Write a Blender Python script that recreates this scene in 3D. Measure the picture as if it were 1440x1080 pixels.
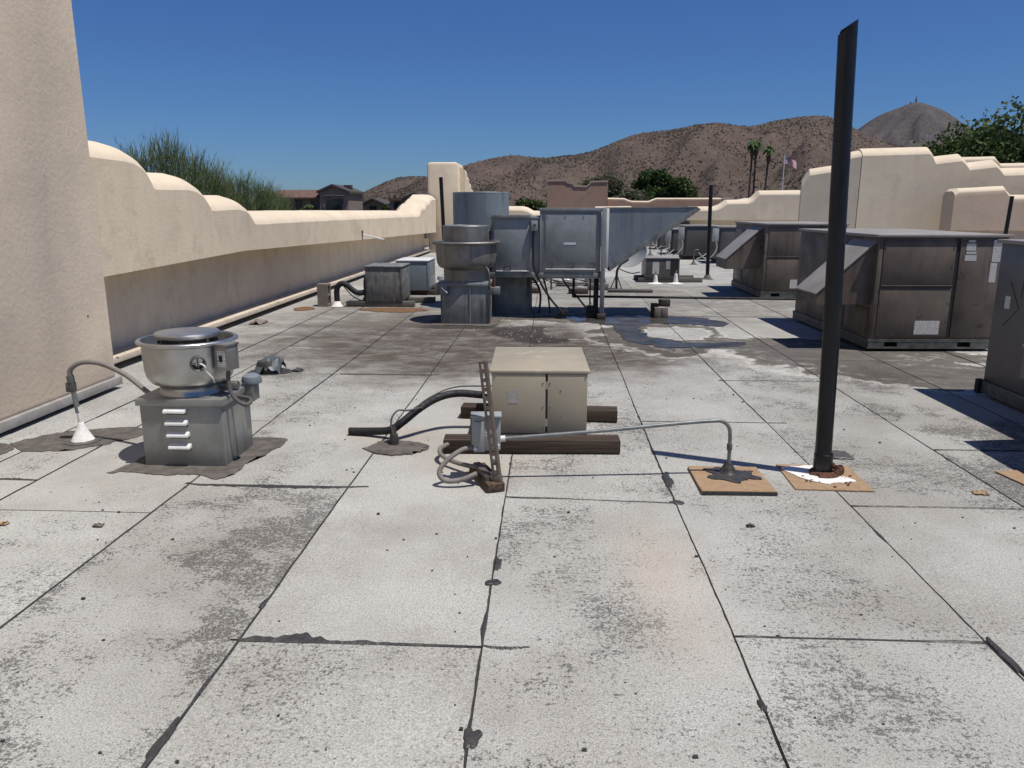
import bpy, bmesh, math, random
import numpy as np
from mathutils import Vector, Matrix, noise as mnoise
random.seed(7); rng = np.random.default_rng(11)
R = math.radians; PI = math.pi
for o in list(bpy.data.objects): bpy.data.objects.remove(o)
sc = bpy.context.scene; col = sc.collection

# ------------------------------------------------------------------ camera
cam = bpy.data.cameras.new('camera'); co = bpy.data.objects.new('camera', cam); col.objects.link(co)
cam.sensor_width = 36; cam.lens = 27.02; cam.clip_end = 12000; cam.clip_start = 0.05
co.location = (0, 0, 1.55); co.rotation_euler = (R(90 - 12.92), 0, R(2.84)); sc.camera = co
sc.render.resolution_x = 1024; sc.render.resolution_y = 768

# ------------------------------------------------------------------ light
SUN = Vector((0.340, -0.154, 1.0)).normalized()
w = bpy.data.worlds.new("World"); sc.world = w; w.use_nodes = True
wn = w.node_tree; bg = wn.nodes['Background']
sky = wn.nodes.new('ShaderNodeTexSky'); sky.sky_type = 'NISHITA'; sky.sun_disc = False
sky.sun_elevation = math.asin(SUN.z); sky.sun_rotation = math.atan2(SUN.x, SUN.y)
sky.altitude = 600; sky.air_density = 1.15; sky.dust_density = 0.15; sky.ozone_density = 5.5
tint = wn.nodes.new('ShaderNodeMix'); tint.data_type = 'RGBA'; tint.blend_type = 'MULTIPLY'; tint.inputs[0].default_value = 1
tint.inputs[7].default_value = (0.60, 0.90, 1.42, 1); wn.links.new(sky.outputs[0], tint.inputs[6]); wn.links.new(tint.outputs[2], bg.inputs[0]); bg.inputs[1].default_value = 0.051
sl = bpy.data.lights.new('sun', 'SUN'); sl.energy = 4.6; sl.angle = R(0.53); sl.color = (1, 0.945, 0.865)
so = bpy.data.objects.new('sun', sl); col.objects.link(so)
so.rotation_euler = (-SUN).to_track_quat('-Z', 'Y').to_euler()
vs = sc.view_settings; vs.view_transform = 'Standard'; vs.look = 'None'; vs.exposure = 0.0; vs.gamma = 1
vs.use_curve_mapping = False

# ------------------------------------------------------------------ material helpers
class NT:
    def __init__(s, name):
        s.m = bpy.data.materials.new(name); s.m.use_nodes = True; s.t = s.m.node_tree
        s.b = s.t.nodes['Principled BSDF']
    def n(s, typ, **k):
        x = s.t.nodes.new(typ)
        for a, b in k.items(): setattr(x, a, b)
        return x
    def set(s, sock, v):
        if isinstance(v, bpy.types.NodeSocket): s.t.links.new(v, sock)
        elif isinstance(v, (tuple, list)) and len(v) == 3 and len(sock.default_value) == 4: sock.default_value = (*v, 1)
        else: sock.default_value = v
    def math(s, op, a, b=0.0, c=None, clamp=False):
        x = s.n('ShaderNodeMath', operation=op, use_clamp=clamp); s.set(x.inputs[0], a); s.set(x.inputs[1], b)
        if c is not None: s.set(x.inputs[2], c)
        return x.outputs[0]
    def pos(s): return s.n('ShaderNodeNewGeometry').outputs['Position']
    def obj(s): return s.n('ShaderNodeTexCoord').outputs['Object']
    def mapv(s, v, scale=(1, 1, 1), loc=(0, 0, 0), rot=(0, 0, 0)):
        x = s.n('ShaderNodeMapping'); s.set(x.inputs[0], v); x.inputs['Scale'].default_value = scale
        x.inputs['Location'].default_value = loc; x.inputs['Rotation'].default_value = rot; return x.outputs[0]
    def noise(s, v, scale, detail=2.0, rough=0.5, dist=0.0):
        x = s.n('ShaderNodeTexNoise'); s.set(x.inputs['Vector'], v); x.inputs['Scale'].default_value = scale
        x.inputs['Detail'].default_value = detail; x.inputs['Roughness'].default_value = rough
        x.inputs['Distortion'].default_value = dist; return x.outputs['Fac']
    def rr(s, v, a, b, lo=0.0, hi=1.0, smooth=True):
        x = s.n('ShaderNodeMapRange', interpolation_type='SMOOTHSTEP' if smooth else 'LINEAR')
        s.set(x.inputs[0], v); s.set(x.inputs[1], a); s.set(x.inputs[2], b); s.set(x.inputs[3], lo); s.set(x.inputs[4], hi)
        return x.outputs[0]
    def mix(s, f, a, b, mode='MIX'):
        x = s.n('ShaderNodeMix', data_type='RGBA', blend_type=mode); s.set(x.inputs[0], f)
        s.set(x.inputs[6], a); s.set(x.inputs[7], b); return x.outputs[2]
    def bump(s, h, dist, strength=1.0):
        x = s.n('ShaderNodeBump'); s.set(x.inputs['Height'], h); x.inputs['Distance'].default_value = dist
        x.inputs['Strength'].default_value = strength; s.t.links.new(x.outputs[0], s.b.inputs['Normal']); return x.outputs[0]
    def sep(s, v):
        x = s.n('ShaderNodeSeparateXYZ'); s.set(x.inputs[0], v); return x.outputs
    def comb(s, a, b, c):
        x = s.n('ShaderNodeCombineXYZ'); s.set(x.inputs[0], a); s.set(x.inputs[1], b); s.set(x.inputs[2], c); return x.outputs[0]
    def fin(s, c, rough=0.7, metal=0.0, spec=0.5):
        s.set(s.b.inputs['Base Color'], c); s.set(s.b.inputs['Roughness'], rough); s.set(s.b.inputs['Metallic'], metal)
        s.b.inputs['Specular IOR Level'].default_value = spec; return s.m

def worn(name, c1, c2, rough=0.6, metal=0.0, sc1=6, streak=None, streak_col=None, bump=0.0, bscale=80, spec=0.5, spots=None):
    """mottled surface: two tones, optional vertical streaks and dark spots"""
    t = NT(name); p = t.pos()
    c = t.mix(t.rr(t.noise(p, sc1, 5, 0.6), 0.3, 0.7), c1, c2)
    if streak:
        v = t.mapv(p, (streak, streak, streak * 0.07))
        f = t.math('MULTIPLY', t.rr(t.noise(v, 1.0, 5, 0.7), 0.47, 0.68), t.rr(t.noise(p, 1.7, 2), 0.35, 0.65, 0.25, 1))
        c = t.mix(f, c, streak_col)
    if spots:
        f = t.rr(t.noise(p, spots[0], 3, 0.6), 0.63, 0.72); c = t.mix(f, c, spots[1])
    if bump: t.bump(t.noise(p, bscale, 3), bump)
    rg = t.rr(t.noise(p, sc1 * 1.7, 3), 0.3, 0.7, rough * 0.85, min(1, rough * 1.2))
    return t.fin(c, rg, metal, spec)

M = {}
# roof membrane: pale mineral granules, worn dark where they are gone; dirt and mineral rims where water has stood
def membrane():
    t = NT('mineral_membrane'); p = t.pos(); xyz = t.sep(p)
    oc = t.n('ShaderNodeObjectInfo').outputs['Color']; ch = t.sep(oc)     # r wear, g tone, b dirt tint of the sheet
    gran = t.noise(p, 150, 3, 0.8); gran2 = t.noise(p, 60, 2, 0.6)
    base = t.mix(t.rr(gran, 0.32, 0.68, smooth=False), (0.19, 0.192, 0.188), (0.68, 0.69, 0.67))
    base = t.mix(t.rr(t.noise(p, 1.1, 4, 0.6), 0.35, 0.7, 0, 0.5), base, (0.50, 0.47, 0.445), 'MULTIPLY')
    base = t.mix(0.22, base, (0.44, 0.435, 0.41))
    base = t.mix(1.0, base, (0.99, 0.985, 0.965), 'MULTIPLY')
    base = t.mix(t.rr(gran2, 0.55, 0.72, 0, 0.45), base, (0.25, 0.24, 0.235))
    # worn specks
    big = t.noise(t.mapv(p, (1.0, 0.8, 1)), 1.3, 3, 0.65)
    med = t.noise(t.mapv(p, (1, 1.25, 1)), 11, 6, 0.78, 0.2); fine = t.noise(p, 55, 4, 0.8)
    wear = t.math('MULTIPLY', ch[0], t.rr(big, 0.38, 0.62, 0.28, 1.15))
    th = t.math('SUBTRACT', 0.640, t.math('MULTIPLY', wear, 0.175))
    s1 = t.rr(t.math('ADD', t.math('MULTIPLY', med, 0.42), t.math('MULTIPLY', fine, 0.58)), th, t.math('ADD', th, 0.05))
    s2 = t.rr(fine, t.math('SUBTRACT', 0.635, t.math('MULTIPLY', wear, 0.14)), t.math('SUBTRACT', 0.70, t.math('MULTIPLY', wear, 0.14)), 0, 0.75)
    s2 = t.math('MAXIMUM', s1, s2)
    s2 = t.math('MULTIPLY', s2, t.rr(gran, 0.62, 0.42, 0.35, 1.0))
    c = t.mix(t.math('MULTIPLY', s2, 0.92), base, (0.085, 0.080, 0.078))
    c = t.mix(t.rr(t.noise(p, 0.8, 5, 0.7), 0.40, 0.66, 0, 0.75), c, (0.80, 0.77, 0.745), 'MULTIPLY')
    tone = t.math('MULTIPLY', ch[1], 1.0); c = t.mix(1.0, c, t.comb(tone, tone, tone), 'MULTIPLY')
    # helpers for shaped stains
    wob = t.math('MULTIPLY', t.math('SUBTRACT', t.noise(p, 1.7, 7, 0.66), 0.5), 1.7)
    def ell(cx, cy, rx, ry, ang=0.0):
        v = t.mapv(p, (1, 1, 0), (0, 0, 0)); x = t.math('SUBTRACT', xyz[0], cx); y = t.math('SUBTRACT', xyz[1], cy)
        ca, sa = math.cos(ang), math.sin(ang)
        u = t.math('DIVIDE', t.math('ADD', t.math('MULTIPLY', x, ca), t.math('MULTIPLY', y, sa)), rx)
        q = t.math('DIVIDE', t.math('SUBTRACT', t.math('MULTIPLY', y, ca), t.math('MULTIPLY', x, sa)), ry)
        d = t.math('SQRT', t.math('ADD', t.math('MULTIPLY', u, u), t.math('MULTIPLY', q, q)))
        return t.math('ADD', t.math('SUBTRACT', 1.0, d), wob)               # >0 inside
    def union(l):
        o = l[0]
        for e in l[1:]: o = t.math('MAXIMUM', o, e)
        return o
    # greasy brown dirt between the fans
    d1 = union([ell(-1.6, 9.3, 2.2, 2.4), ell(0.4, 8.3, 1.4, 1.2), ell(-0.5, 9.0, 1.5, 1.6), ell(-1.2, 7.9, 1.1, 1.2)])
    streaky = t.noise(t.mapv(p, (1.0, 1.5, 1)), 3.0, 7, 0.75, 0.6)
    c = t.mix(t.math('MULTIPLY', t.rr(d1, -0.35, 0.6), t.rr(streaky, 0.3, 0.6, 0.55, 1.0)), c, (0.085, 0.07, 0.058))
    d2 = union([ell(-0.38, 9.75, 0.42, 0.62), ell(-0.15, 9.1, 0.36, 0.24), ell(-1.2, 10.1, 0.6, 0.2)])
    c = t.mix(t.math('MULTIPLY', t.rr(d2, -0.1, 0.2), t.rr(fine, 0.62, 0.5, 0.35, 0.92)), c, (0.035, 0.032, 0.030))
    # ponded area: silt inside, pale rim
    pond = union([ell(1.35, 9.6, 0.85, 1.45), ell(2.05, 8.95, 1.2, 0.5, -0.45), ell(2.9, 8.05, 1.35, 0.62, -0.55), ell(3.9, 7.3, 1.7, 0.75, -0.35), ell(3.3, 8.6, 1.5, 0.8, -0.2), ell(0.9, 11.0, 1.5, 0.5)])
    isl = ell(1.62, 9.75, 0.40, 0.5)
    pf = t.math('MINIMUM', pond, t.math('MULTIPLY', isl, -1.0))
    rim = t.math('MULTIPLY', t.rr(pf, -0.10, 0.0), t.rr(pf, 0.09, 0.01))
    c = t.mix(t.math('MULTIPLY', t.rr(pf, 0.0, 0.14), t.rr(streaky, 0.25, 0.7, 1.0, 0.75)), c, (0.088, 0.078, 0.066))
    c = t.mix(t.math('MULTIPLY', rim, t.rr(streaky, 0.35, 0.6, 0.05, 0.6)), c, (0.62, 0.59, 0.53))
    rim2 = t.math('MULTIPLY', t.rr(pf, 0.34, 0.38), t.rr(pf, 0.46, 0.40)); c = t.mix(t.math('MULTIPLY', rim2, t.rr(streaky, 0.4, 0.6, 0.0, 0.45)), c, (0.5, 0.47, 0.42))
    # far middle roof: broad grey grime
    d3 = union([ell(-2.6, 12.5, 1.4, 2.6), ell(0.3, 15.0, 3.4, 2.2), ell(1.7, 11.9, 2.2, 1.3), ell(3.0, 13, 1.8, 1.4)])
    c = t.mix(t.math('MULTIPLY', t.rr(d3, -0.5, 0.7), t.rr(streaky, 0.33, 0.62, 0.2, 0.85)), c, (0.17, 0.155, 0.135))
    # tan flush near the pipe support and a tan patch in front
    d4 = union([ell(-0.45, 4.5, 0.42, 0.28), ell(0.50, 3.0, 0.22, 0.7), ell(-1.1, 5.1, 0.4, 0.3)])
    c = t.mix(t.math('MULTIPLY', t.rr(d4, -0.4, 1.0), 0.32), c, (0.50, 0.41, 0.32))
    c = t.mix(t.math('MULTIPLY', ch[2], 0.5), c, (0.60, 0.55, 0.52), 'MULTIPLY')
    h = t.math('ADD', t.math('MULTIPLY', gran, 1.0), t.math('MULTIPLY', s2, -0.9))
    t.bump(h, 0.0022, 0.8)
    return t.fin(c, t.rr(pf, 0.0, 0.4, 0.93, 0.7), 0, 0.25)
M['membrane'] = membrane()
M['bitumen'] = worn('bitumen', (0.028, 0.027, 0.028), (0.055, 0.052, 0.05), 0.55, 0, 30, bump=0.004, bscale=60)
M['tar_grey'] = worn('weathered_mastic', (0.085, 0.075, 0.068), (0.14, 0.125, 0.115), 0.9, 0, 12, bump=0.004, bscale=90, spec=0.2, spots=(14, (0.05, 0.045, 0.04)))

def stucco(name, a, b, stain):
    t = NT(name); p = t.pos()
    c = t.mix(t.rr(t.noise(p, 0.9, 6, 0.62), 0.3, 0.72), a, b)
    v = t.mapv(p, (5, 5, 0.45)); f = t.rr(t.noise(v, 1.0, 6, 0.7), 0.45, 0.75, 0, 0.28)
    c = t.mix(f, c, stain)
    c = t.mix(t.rr(t.noise(p, 2.3, 8, 0.75, 0.4), 0.48, 0.68, 0, 0.5), c, stain)
    c = t.mix(t.rr(t.noise(p, 34, 3, 0.6), 0.74, 0.80, 0, 0.6), c, (0.22, 0.18, 0.14))
    h = t.math('ADD', t.math('MULTIPLY', t.noise(p, 150, 3, 0.7), 0.35), t.noise(p, 26, 4, 0.6))
    t.bump(h, 0.006, 0.55)
    return t.fin(c, 0.95, 0, 0.15)
M['stucco'] = stucco('cream_stucco', (0.77, 0.65, 0.48), (0.67, 0.565, 0.42), (0.50, 0.41, 0.31))
M['stucco_near'] = stucco('sand_stucco', (0.80, 0.67, 0.51), (0.71, 0.595, 0.455), (0.61, 0.515, 0.40))
M['stucco_far'] = stucco('pale_stucco', (0.74, 0.64, 0.48), (0.65, 0.56, 0.42), (0.52, 0.45, 0.345))
M['stucco_brown'] = stucco('brown_stucco', (0.50, 0.335, 0.24), (0.44, 0.29, 0.205), (0.36, 0.24, 0.17))
M['stucco_peach'] = stucco('peach_stucco', (0.60, 0.46, 0.34), (0.52, 0.41, 0.31), (0.44, 0.36, 0.28))
M['coping'] = stucco('coping_coat', (0.72, 0.62, 0.47), (0.66, 0.56, 0.43), (0.56, 0.46, 0.35))
M['cream_metal'] = worn('cream_flashing', (0.62, 0.54, 0.43), (0.5, 0.43, 0.34), 0.6, 0, 5, spots=(11, (0.2, 0.17, 0.14)))
M['grey_flash'] = worn('grey_flashing', (0.36, 0.34, 0.32), (0.27, 0.255, 0.24), 0.85, 0, 9)

def spun():
    t = NT('spun_aluminium'); p = t.pos()
    c = t.mix(t.rr(t.noise(p, 5, 4), 0.3, 0.7), (0.56, 0.56, 0.545), (0.42, 0.415, 0.395))
    c = t.mix(t.rr(t.noise(t.mapv(p, (9, 9, 1.2)), 1, 4), 0.55, 0.8, 0, 0.35), c, (0.20, 0.19, 0.175))
    t.bump(t.noise(t.mapv(p, (3, 3, 260)), 1, 2), 0.0006, 0.5)
    return t.fin(c, t.rr(t.noise(p, 8, 3), 0.3, 0.7, 0.27, 0.42), 0.92)
M['spun'] = spun()
M['spun_dull'] = worn('dull_aluminium', (0.33, 0.32, 0.30), (0.22, 0.215, 0.20), 0.5, 0.75, 5, streak=14, streak_col=(0.12, 0.115, 0.105))
M['galv'] = worn('galvanised_steel', (0.30, 0.32, 0.325), (0.22, 0.24, 0.245), 0.5, 0.3, 3.5, streak=12, streak_col=(0.30, 0.30, 0.29), bump=0.001, bscale=5)
M['galv_dirty'] = worn('dirty_galvanised_steel', (0.265, 0.285, 0.275), (0.17, 0.185, 0.18), 0.6, 0.2, 5, streak=16, streak_col=(0.05, 0.052, 0.052), bump=0.001, bscale=6)
M['galv_black'] = worn('blackened_galvanised_steel', (0.23, 0.24, 0.235), (0.12, 0.125, 0.125), 0.7, 0.2, 7, streak=38, streak_col=(0.028, 0.029, 0.03), bump=0.001, bscale=6)
M['galv_blue'] = worn('blue_grey_steel', (0.225, 0.265, 0.29), (0.18, 0.21, 0.235), 0.5, 0.2, 2.5, streak=10, streak_col=(0.10, 0.12, 0.14), bump=0.001, bscale=4)
M['curb_galv'] = worn('clean_galvanised_curb', (0.33, 0.335, 0.32), (0.25, 0.255, 0.24), 0.42, 0.5, 4, streak=10, streak_col=(0.20, 0.20, 0.19))
M['bright'] = worn('bare_bright_metal', (0.78, 0.78, 0.77), (0.66, 0.66, 0.65), 0.45, 0.1, 8)
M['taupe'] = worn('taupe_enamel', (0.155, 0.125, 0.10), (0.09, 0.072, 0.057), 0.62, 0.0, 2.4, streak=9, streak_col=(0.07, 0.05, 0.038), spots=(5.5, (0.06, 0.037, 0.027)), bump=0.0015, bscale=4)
M['taupe_top'] = worn('sunlit_top_taupe_enamel', (0.30, 0.285, 0.265), (0.24, 0.22, 0.20), 0.6, 0, 2.5, spots=(5, (0.19, 0.165, 0.145)))  # lighter copy of the taupe: sunlight on the tops put into the colour
M['taupe_grey'] = worn('grey_enamel', (0.105, 0.10, 0.097), (0.085, 0.08, 0.077), 0.4, 0, 2, streak=6, streak_col=(0.10, 0.093, 0.087))
M['beige'] = worn('beige_enamel', (0.36, 0.32, 0.24), (0.33, 0.29, 0.22), 0.5, 0, 3, spots=(4.5, (0.41, 0.37, 0.30)))
M['rail'] = worn('grey_rail_steel', (0.15, 0.155, 0.145), (0.085, 0.085, 0.08), 0.55, 0.4, 12)
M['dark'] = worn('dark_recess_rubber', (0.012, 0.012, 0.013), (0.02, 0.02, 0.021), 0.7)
M['black_paint'] = worn('black_gloss_paint', (0.005, 0.006, 0.009), (0.009, 0.010, 0.013), 0.36, 0, 12, streak=20, streak_col=(0.013, 0.014, 0.017), bump=0.0004, bscale=90, spec=0.35)
M['foam'] = worn('black_foam_insulation', (0.007, 0.008, 0.011), (0.014, 0.015, 0.019), 0.7, 0, 20, bump=0.003, bscale=60)
M['wood'] = worn('weathered_dark_timber', (0.085, 0.06, 0.045), (0.055, 0.042, 0.034), 0.8, 0, 9, bump=0.003, bscale=50)
def timber(name, a, b, ax):
    t = NT(name); p = t.obj(); s = [42, 42, 42]; s[ax] = 1.6
    g = t.noise(t.mapv(p, tuple(s)), 1, 4, 0.6)
    c = t.mix(t.rr(g, 0.35, 0.68), a, b); t.bump(g, 0.003, 0.8); return t.fin(c, 0.85, 0, 0.2)
M['sleeper'] = timber('brown_timber', (0.035, 0.026, 0.021), (0.085, 0.062, 0.048), 0)
M['sleeper_y'] = timber('brown_timber_lengthwise', (0.05, 0.036, 0.028), (0.15, 0.10, 0.07), 1)
M['grey_wood'] = timber('grey_timber', (0.09, 0.085, 0.078), (0.17, 0.16, 0.145), 0)
M['rust_steel'] = worn('brown_strut_steel', (0.17, 0.14, 0.12), (0.12, 0.095, 0.08), 0.55, 0.4, 20, spots=(30, (0.14, 0.07, 0.045)))
M['box_grey'] = worn('pale_grey_enamel', (0.34, 0.36, 0.355), (0.28, 0.30, 0.295), 0.45, 0, 7, spots=(18, (0.2, 0.2, 0.19)))
M['conduit'] = worn('grey_conduit', (0.22, 0.235, 0.23), (0.155, 0.165, 0.163), 0.42, 0.25, 14)
M['flex'] = worn('grey_flexible_conduit', (0.22, 0.205, 0.185), (0.165, 0.15, 0.135), 0.6, 0, 20)
M['flex_dark'] = worn('dark_flexible_conduit', (0.10, 0.095, 0.09), (0.07, 0.066, 0.063), 0.5, 0, 20)
M['white'] = worn('white_sealant', (0.80, 0.79, 0.76), (0.70, 0.68, 0.64), 0.7, 0, 16, bump=0.003, bscale=50)
M['white_cable'] = worn('white_cable', (0.78, 0.78, 0.76), (0.7, 0.7, 0.68), 0.4)
M['osb'] = worn('tan_membrane_pad', (0.36, 0.25, 0.155), (0.29, 0.20, 0.125), 0.9, 0, 30, bump=0.001, bscale=300, spec=0.15, spots=(22, (0.29, 0.175, 0.10)))
M['rust'] = worn('rust', (0.12, 0.045, 0.022), (0.06, 0.027, 0.017), 0.9, 0, 60, bump=0.006, bscale=80)
M['rustdirt'] = worn('rusty_silt', (0.21, 0.12, 0.065), (0.13, 0.085, 0.055), 0.95, 0, 14, bump=0.003, bscale=60, spec=0.1)
M['concrete_block'] = worn('concrete_block', (0.24, 0.205, 0.18), (0.19, 0.165, 0.145), 0.95, 0, 12, bump=0.004, bscale=120, spec=0.1)
M['blue_grey'] = worn('blue_grey_plastic', (0.095, 0.115, 0.13), (0.055, 0.065, 0.075), 0.5, 0, 12)
M['gravel_white'] = worn('white_chips', (0.6, 0.58, 0.54), (0.45, 0.42, 0.38), 0.9)
M['label_plain'] = worn('foil_label', (0.42, 0.40, 0.37), (0.33, 0.31, 0.285), 0.5, 0, 30, spots=(60, (0.2, 0.19, 0.18)))
def printed(name, rows, paper=(0.62, 0.61, 0.58)):
    t = NT(name); o = t.sep(t.n('ShaderNodeTexCoord').outputs['Generated'])
    z = t.math('MULTIPLY', o[2], rows); fr = t.math('FRACT', z); fl = t.math('FLOOR', z)
    ln = t.math('MULTIPLY', t.rr(fr, 0.25, 0.3), t.rr(fr, 0.7, 0.65))
    nv = t.noise(t.comb(t.math('MULTIPLY', o[0], 22.0), t.math('MULTIPLY', o[1], 22.0), t.math('MULTIPLY', fl, 7.3)), 1.0, 2)
    f = t.math('MULTIPLY', ln, t.rr(nv, 0.46, 0.52, 0.0, 0.75))
    wr = t.noise(t.pos(), 22, 4, 0.65)
    c = t.mix(f, paper, (0.07, 0.07, 0.075)); c = t.mix(t.rr(wr, 0.55, 0.75, 0, 0.6), c, (0.30, 0.27, 0.235))
    return t.fin(c, 0.6)
M['print_many'] = printed('printed_notice', 12); M['print_few'] = printed('printed_label', 6)
def water():
    t = NT('standing_water'); p = t.pos()
    t.bump(t.noise(p, 7, 2), 0.002, 0.3)
    c = t.mix(t.rr(t.noise(p, 3, 6, 0.7), 0.35, 0.65), (0.03, 0.03, 0.03), (0.07, 0.065, 0.058))
    return t.fin(c, t.rr(t.noise(p, 4, 5, 0.7), 0.35, 0.65, 0.16, 0.55), 0, 0.4)
M['water'] = water()
# far world
def rocky(name, a, b, c3, s=1.0):
    t = NT(name); p = t.pos()
    n1 = t.noise(p, 0.02 * s, 8, 0.62); n2 = t.noise(p, 0.22 * s, 5, 0.7)
    c = t.mix(t.rr(n1, 0.35, 0.65), a, b); c = t.mix(t.rr(n2, 0.5, 0.62), c, c3)
    t.bump(t.noise(p, 0.12 * s, 7, 0.65), 4.0, 0.8)
    return t.fin(c, 1.0, 0, 0.05)
M['hill'] = rocky('brown_hillside', (0.135, 0.102, 0.085), (0.105, 0.083, 0.072), (0.075, 0.062, 0.055))
M['peak'] = rocky('blue_brown_hillside', (0.115, 0.103, 0.10), (0.085, 0.078, 0.08), (0.062, 0.057, 0.06), 0.6)
M['desert'] = rocky('desert_ground', (0.30, 0.22, 0.16), (0.24, 0.18, 0.13), (0.14, 0.12, 0.08), 3)
def leafmat(name, a, b, sc_=1.2):
    t = NT(name); p = t.pos()
    c = t.mix(t.rr(t.noise(p, sc_, 4, 0.7), 0.35, 0.65), a, b)
    c = t.mix(t.rr(t.noise(p, sc_ * 9, 2, 0.6), 0.42, 0.62, 0, 0.75), c, tuple(min(1, q * k_) for q, k_ in zip(b, (1.5, 1.3, 1.3))))
    t.fin(c, 0.65, 0, 0.3); tr = t.n('ShaderNodeBsdfTranslucent'); t.set(tr.inputs[0], c)
    mx = t.n('ShaderNodeMixShader'); mx.inputs[0].default_value = 0.3
    t.t.links.new(t.b.outputs[0], mx.inputs[1]); t.t.links.new(tr.outputs[0], mx.inputs[2])
    t.t.links.new(mx.outputs[0], t.t.nodes['Material Output'].inputs[0]); return t.m
M['leaf_green'] = leafmat('green_leaves', (0.04, 0.075, 0.022), (0.075, 0.115, 0.035))
M['leaf_dark'] = leafmat('dark_leaves', (0.03, 0.065, 0.022), (0.055, 0.10, 0.03))
M['leaf_olive'] = leafmat('olive_leaves', (0.07, 0.085, 0.045), (0.11, 0.12, 0.07), 0.6)
M['leaf_palo'] = leafmat('palo_verde_twigs', (0.10, 0.145, 0.055), (0.15, 0.195, 0.085), 1.5)
M['shrub'] = worn('desert_shrub', (0.024, 0.024, 0.018), (0.045, 0.041, 0.032), 1.0, 0, 0.1, spec=0.05)
M['bark'] = worn('bark', (0.10, 0.075, 0.055), (0.06, 0.045, 0.035), 0.95, 0, 8)
M['tile'] = worn('clay_roof_tile', (0.17, 0.10, 0.075), (0.115, 0.07, 0.055), 0.9, 0, 2, streak=3, streak_col=(0.07, 0.045, 0.035))
M['tile_grey'] = worn('grey_roof_tile', (0.075, 0.068, 0.065), (0.055, 0.05, 0.048), 0.9, 0, 2)
M['house_olive'] = worn('olive_render', (0.17, 0.15, 0.115), (0.14, 0.125, 0.095), 0.95, 0, 0.5)
M['house_stone'] = worn('stone_render', (0.24, 0.20, 0.165), (0.18, 0.15, 0.12), 0.95, 0, 1.5)
M['house_white'] = worn('white_render', (0.62, 0.58, 0.54), (0.5, 0.47, 0.43), 0.95, 0, 0.5)
M['house_peach'] = worn('peach_render', (0.55, 0.42, 0.32), (0.45, 0.35, 0.27), 0.95, 0, 0.5)
M['glass'] = worn('dark_window_glass', (0.015, 0.017, 0.02), (0.02, 0.022, 0.026), 0.15)

# ------------------------------------------------------------------ mesh helpers
def catmull(pts, n=6):
    P = [Vector(p) for p in pts]; P = [P[0] * 2 - P[1]] + P + [P[-1] * 2 - P[-2]]; out = []
    for i in range(1, len(P) - 2):
        for k in range(n):
            t = k / n; a, b, c, d = P[i - 1], P[i], P[i + 1], P[i + 2]
            out.append(0.5 * ((2 * b) + (-a + c) * t + (2 * a - 5 * b + 4 * c - d) * t * t + (-a + 3 * b - 3 * c + d) * t ** 3))
    out.append(P[-2].copy()); return out

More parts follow.
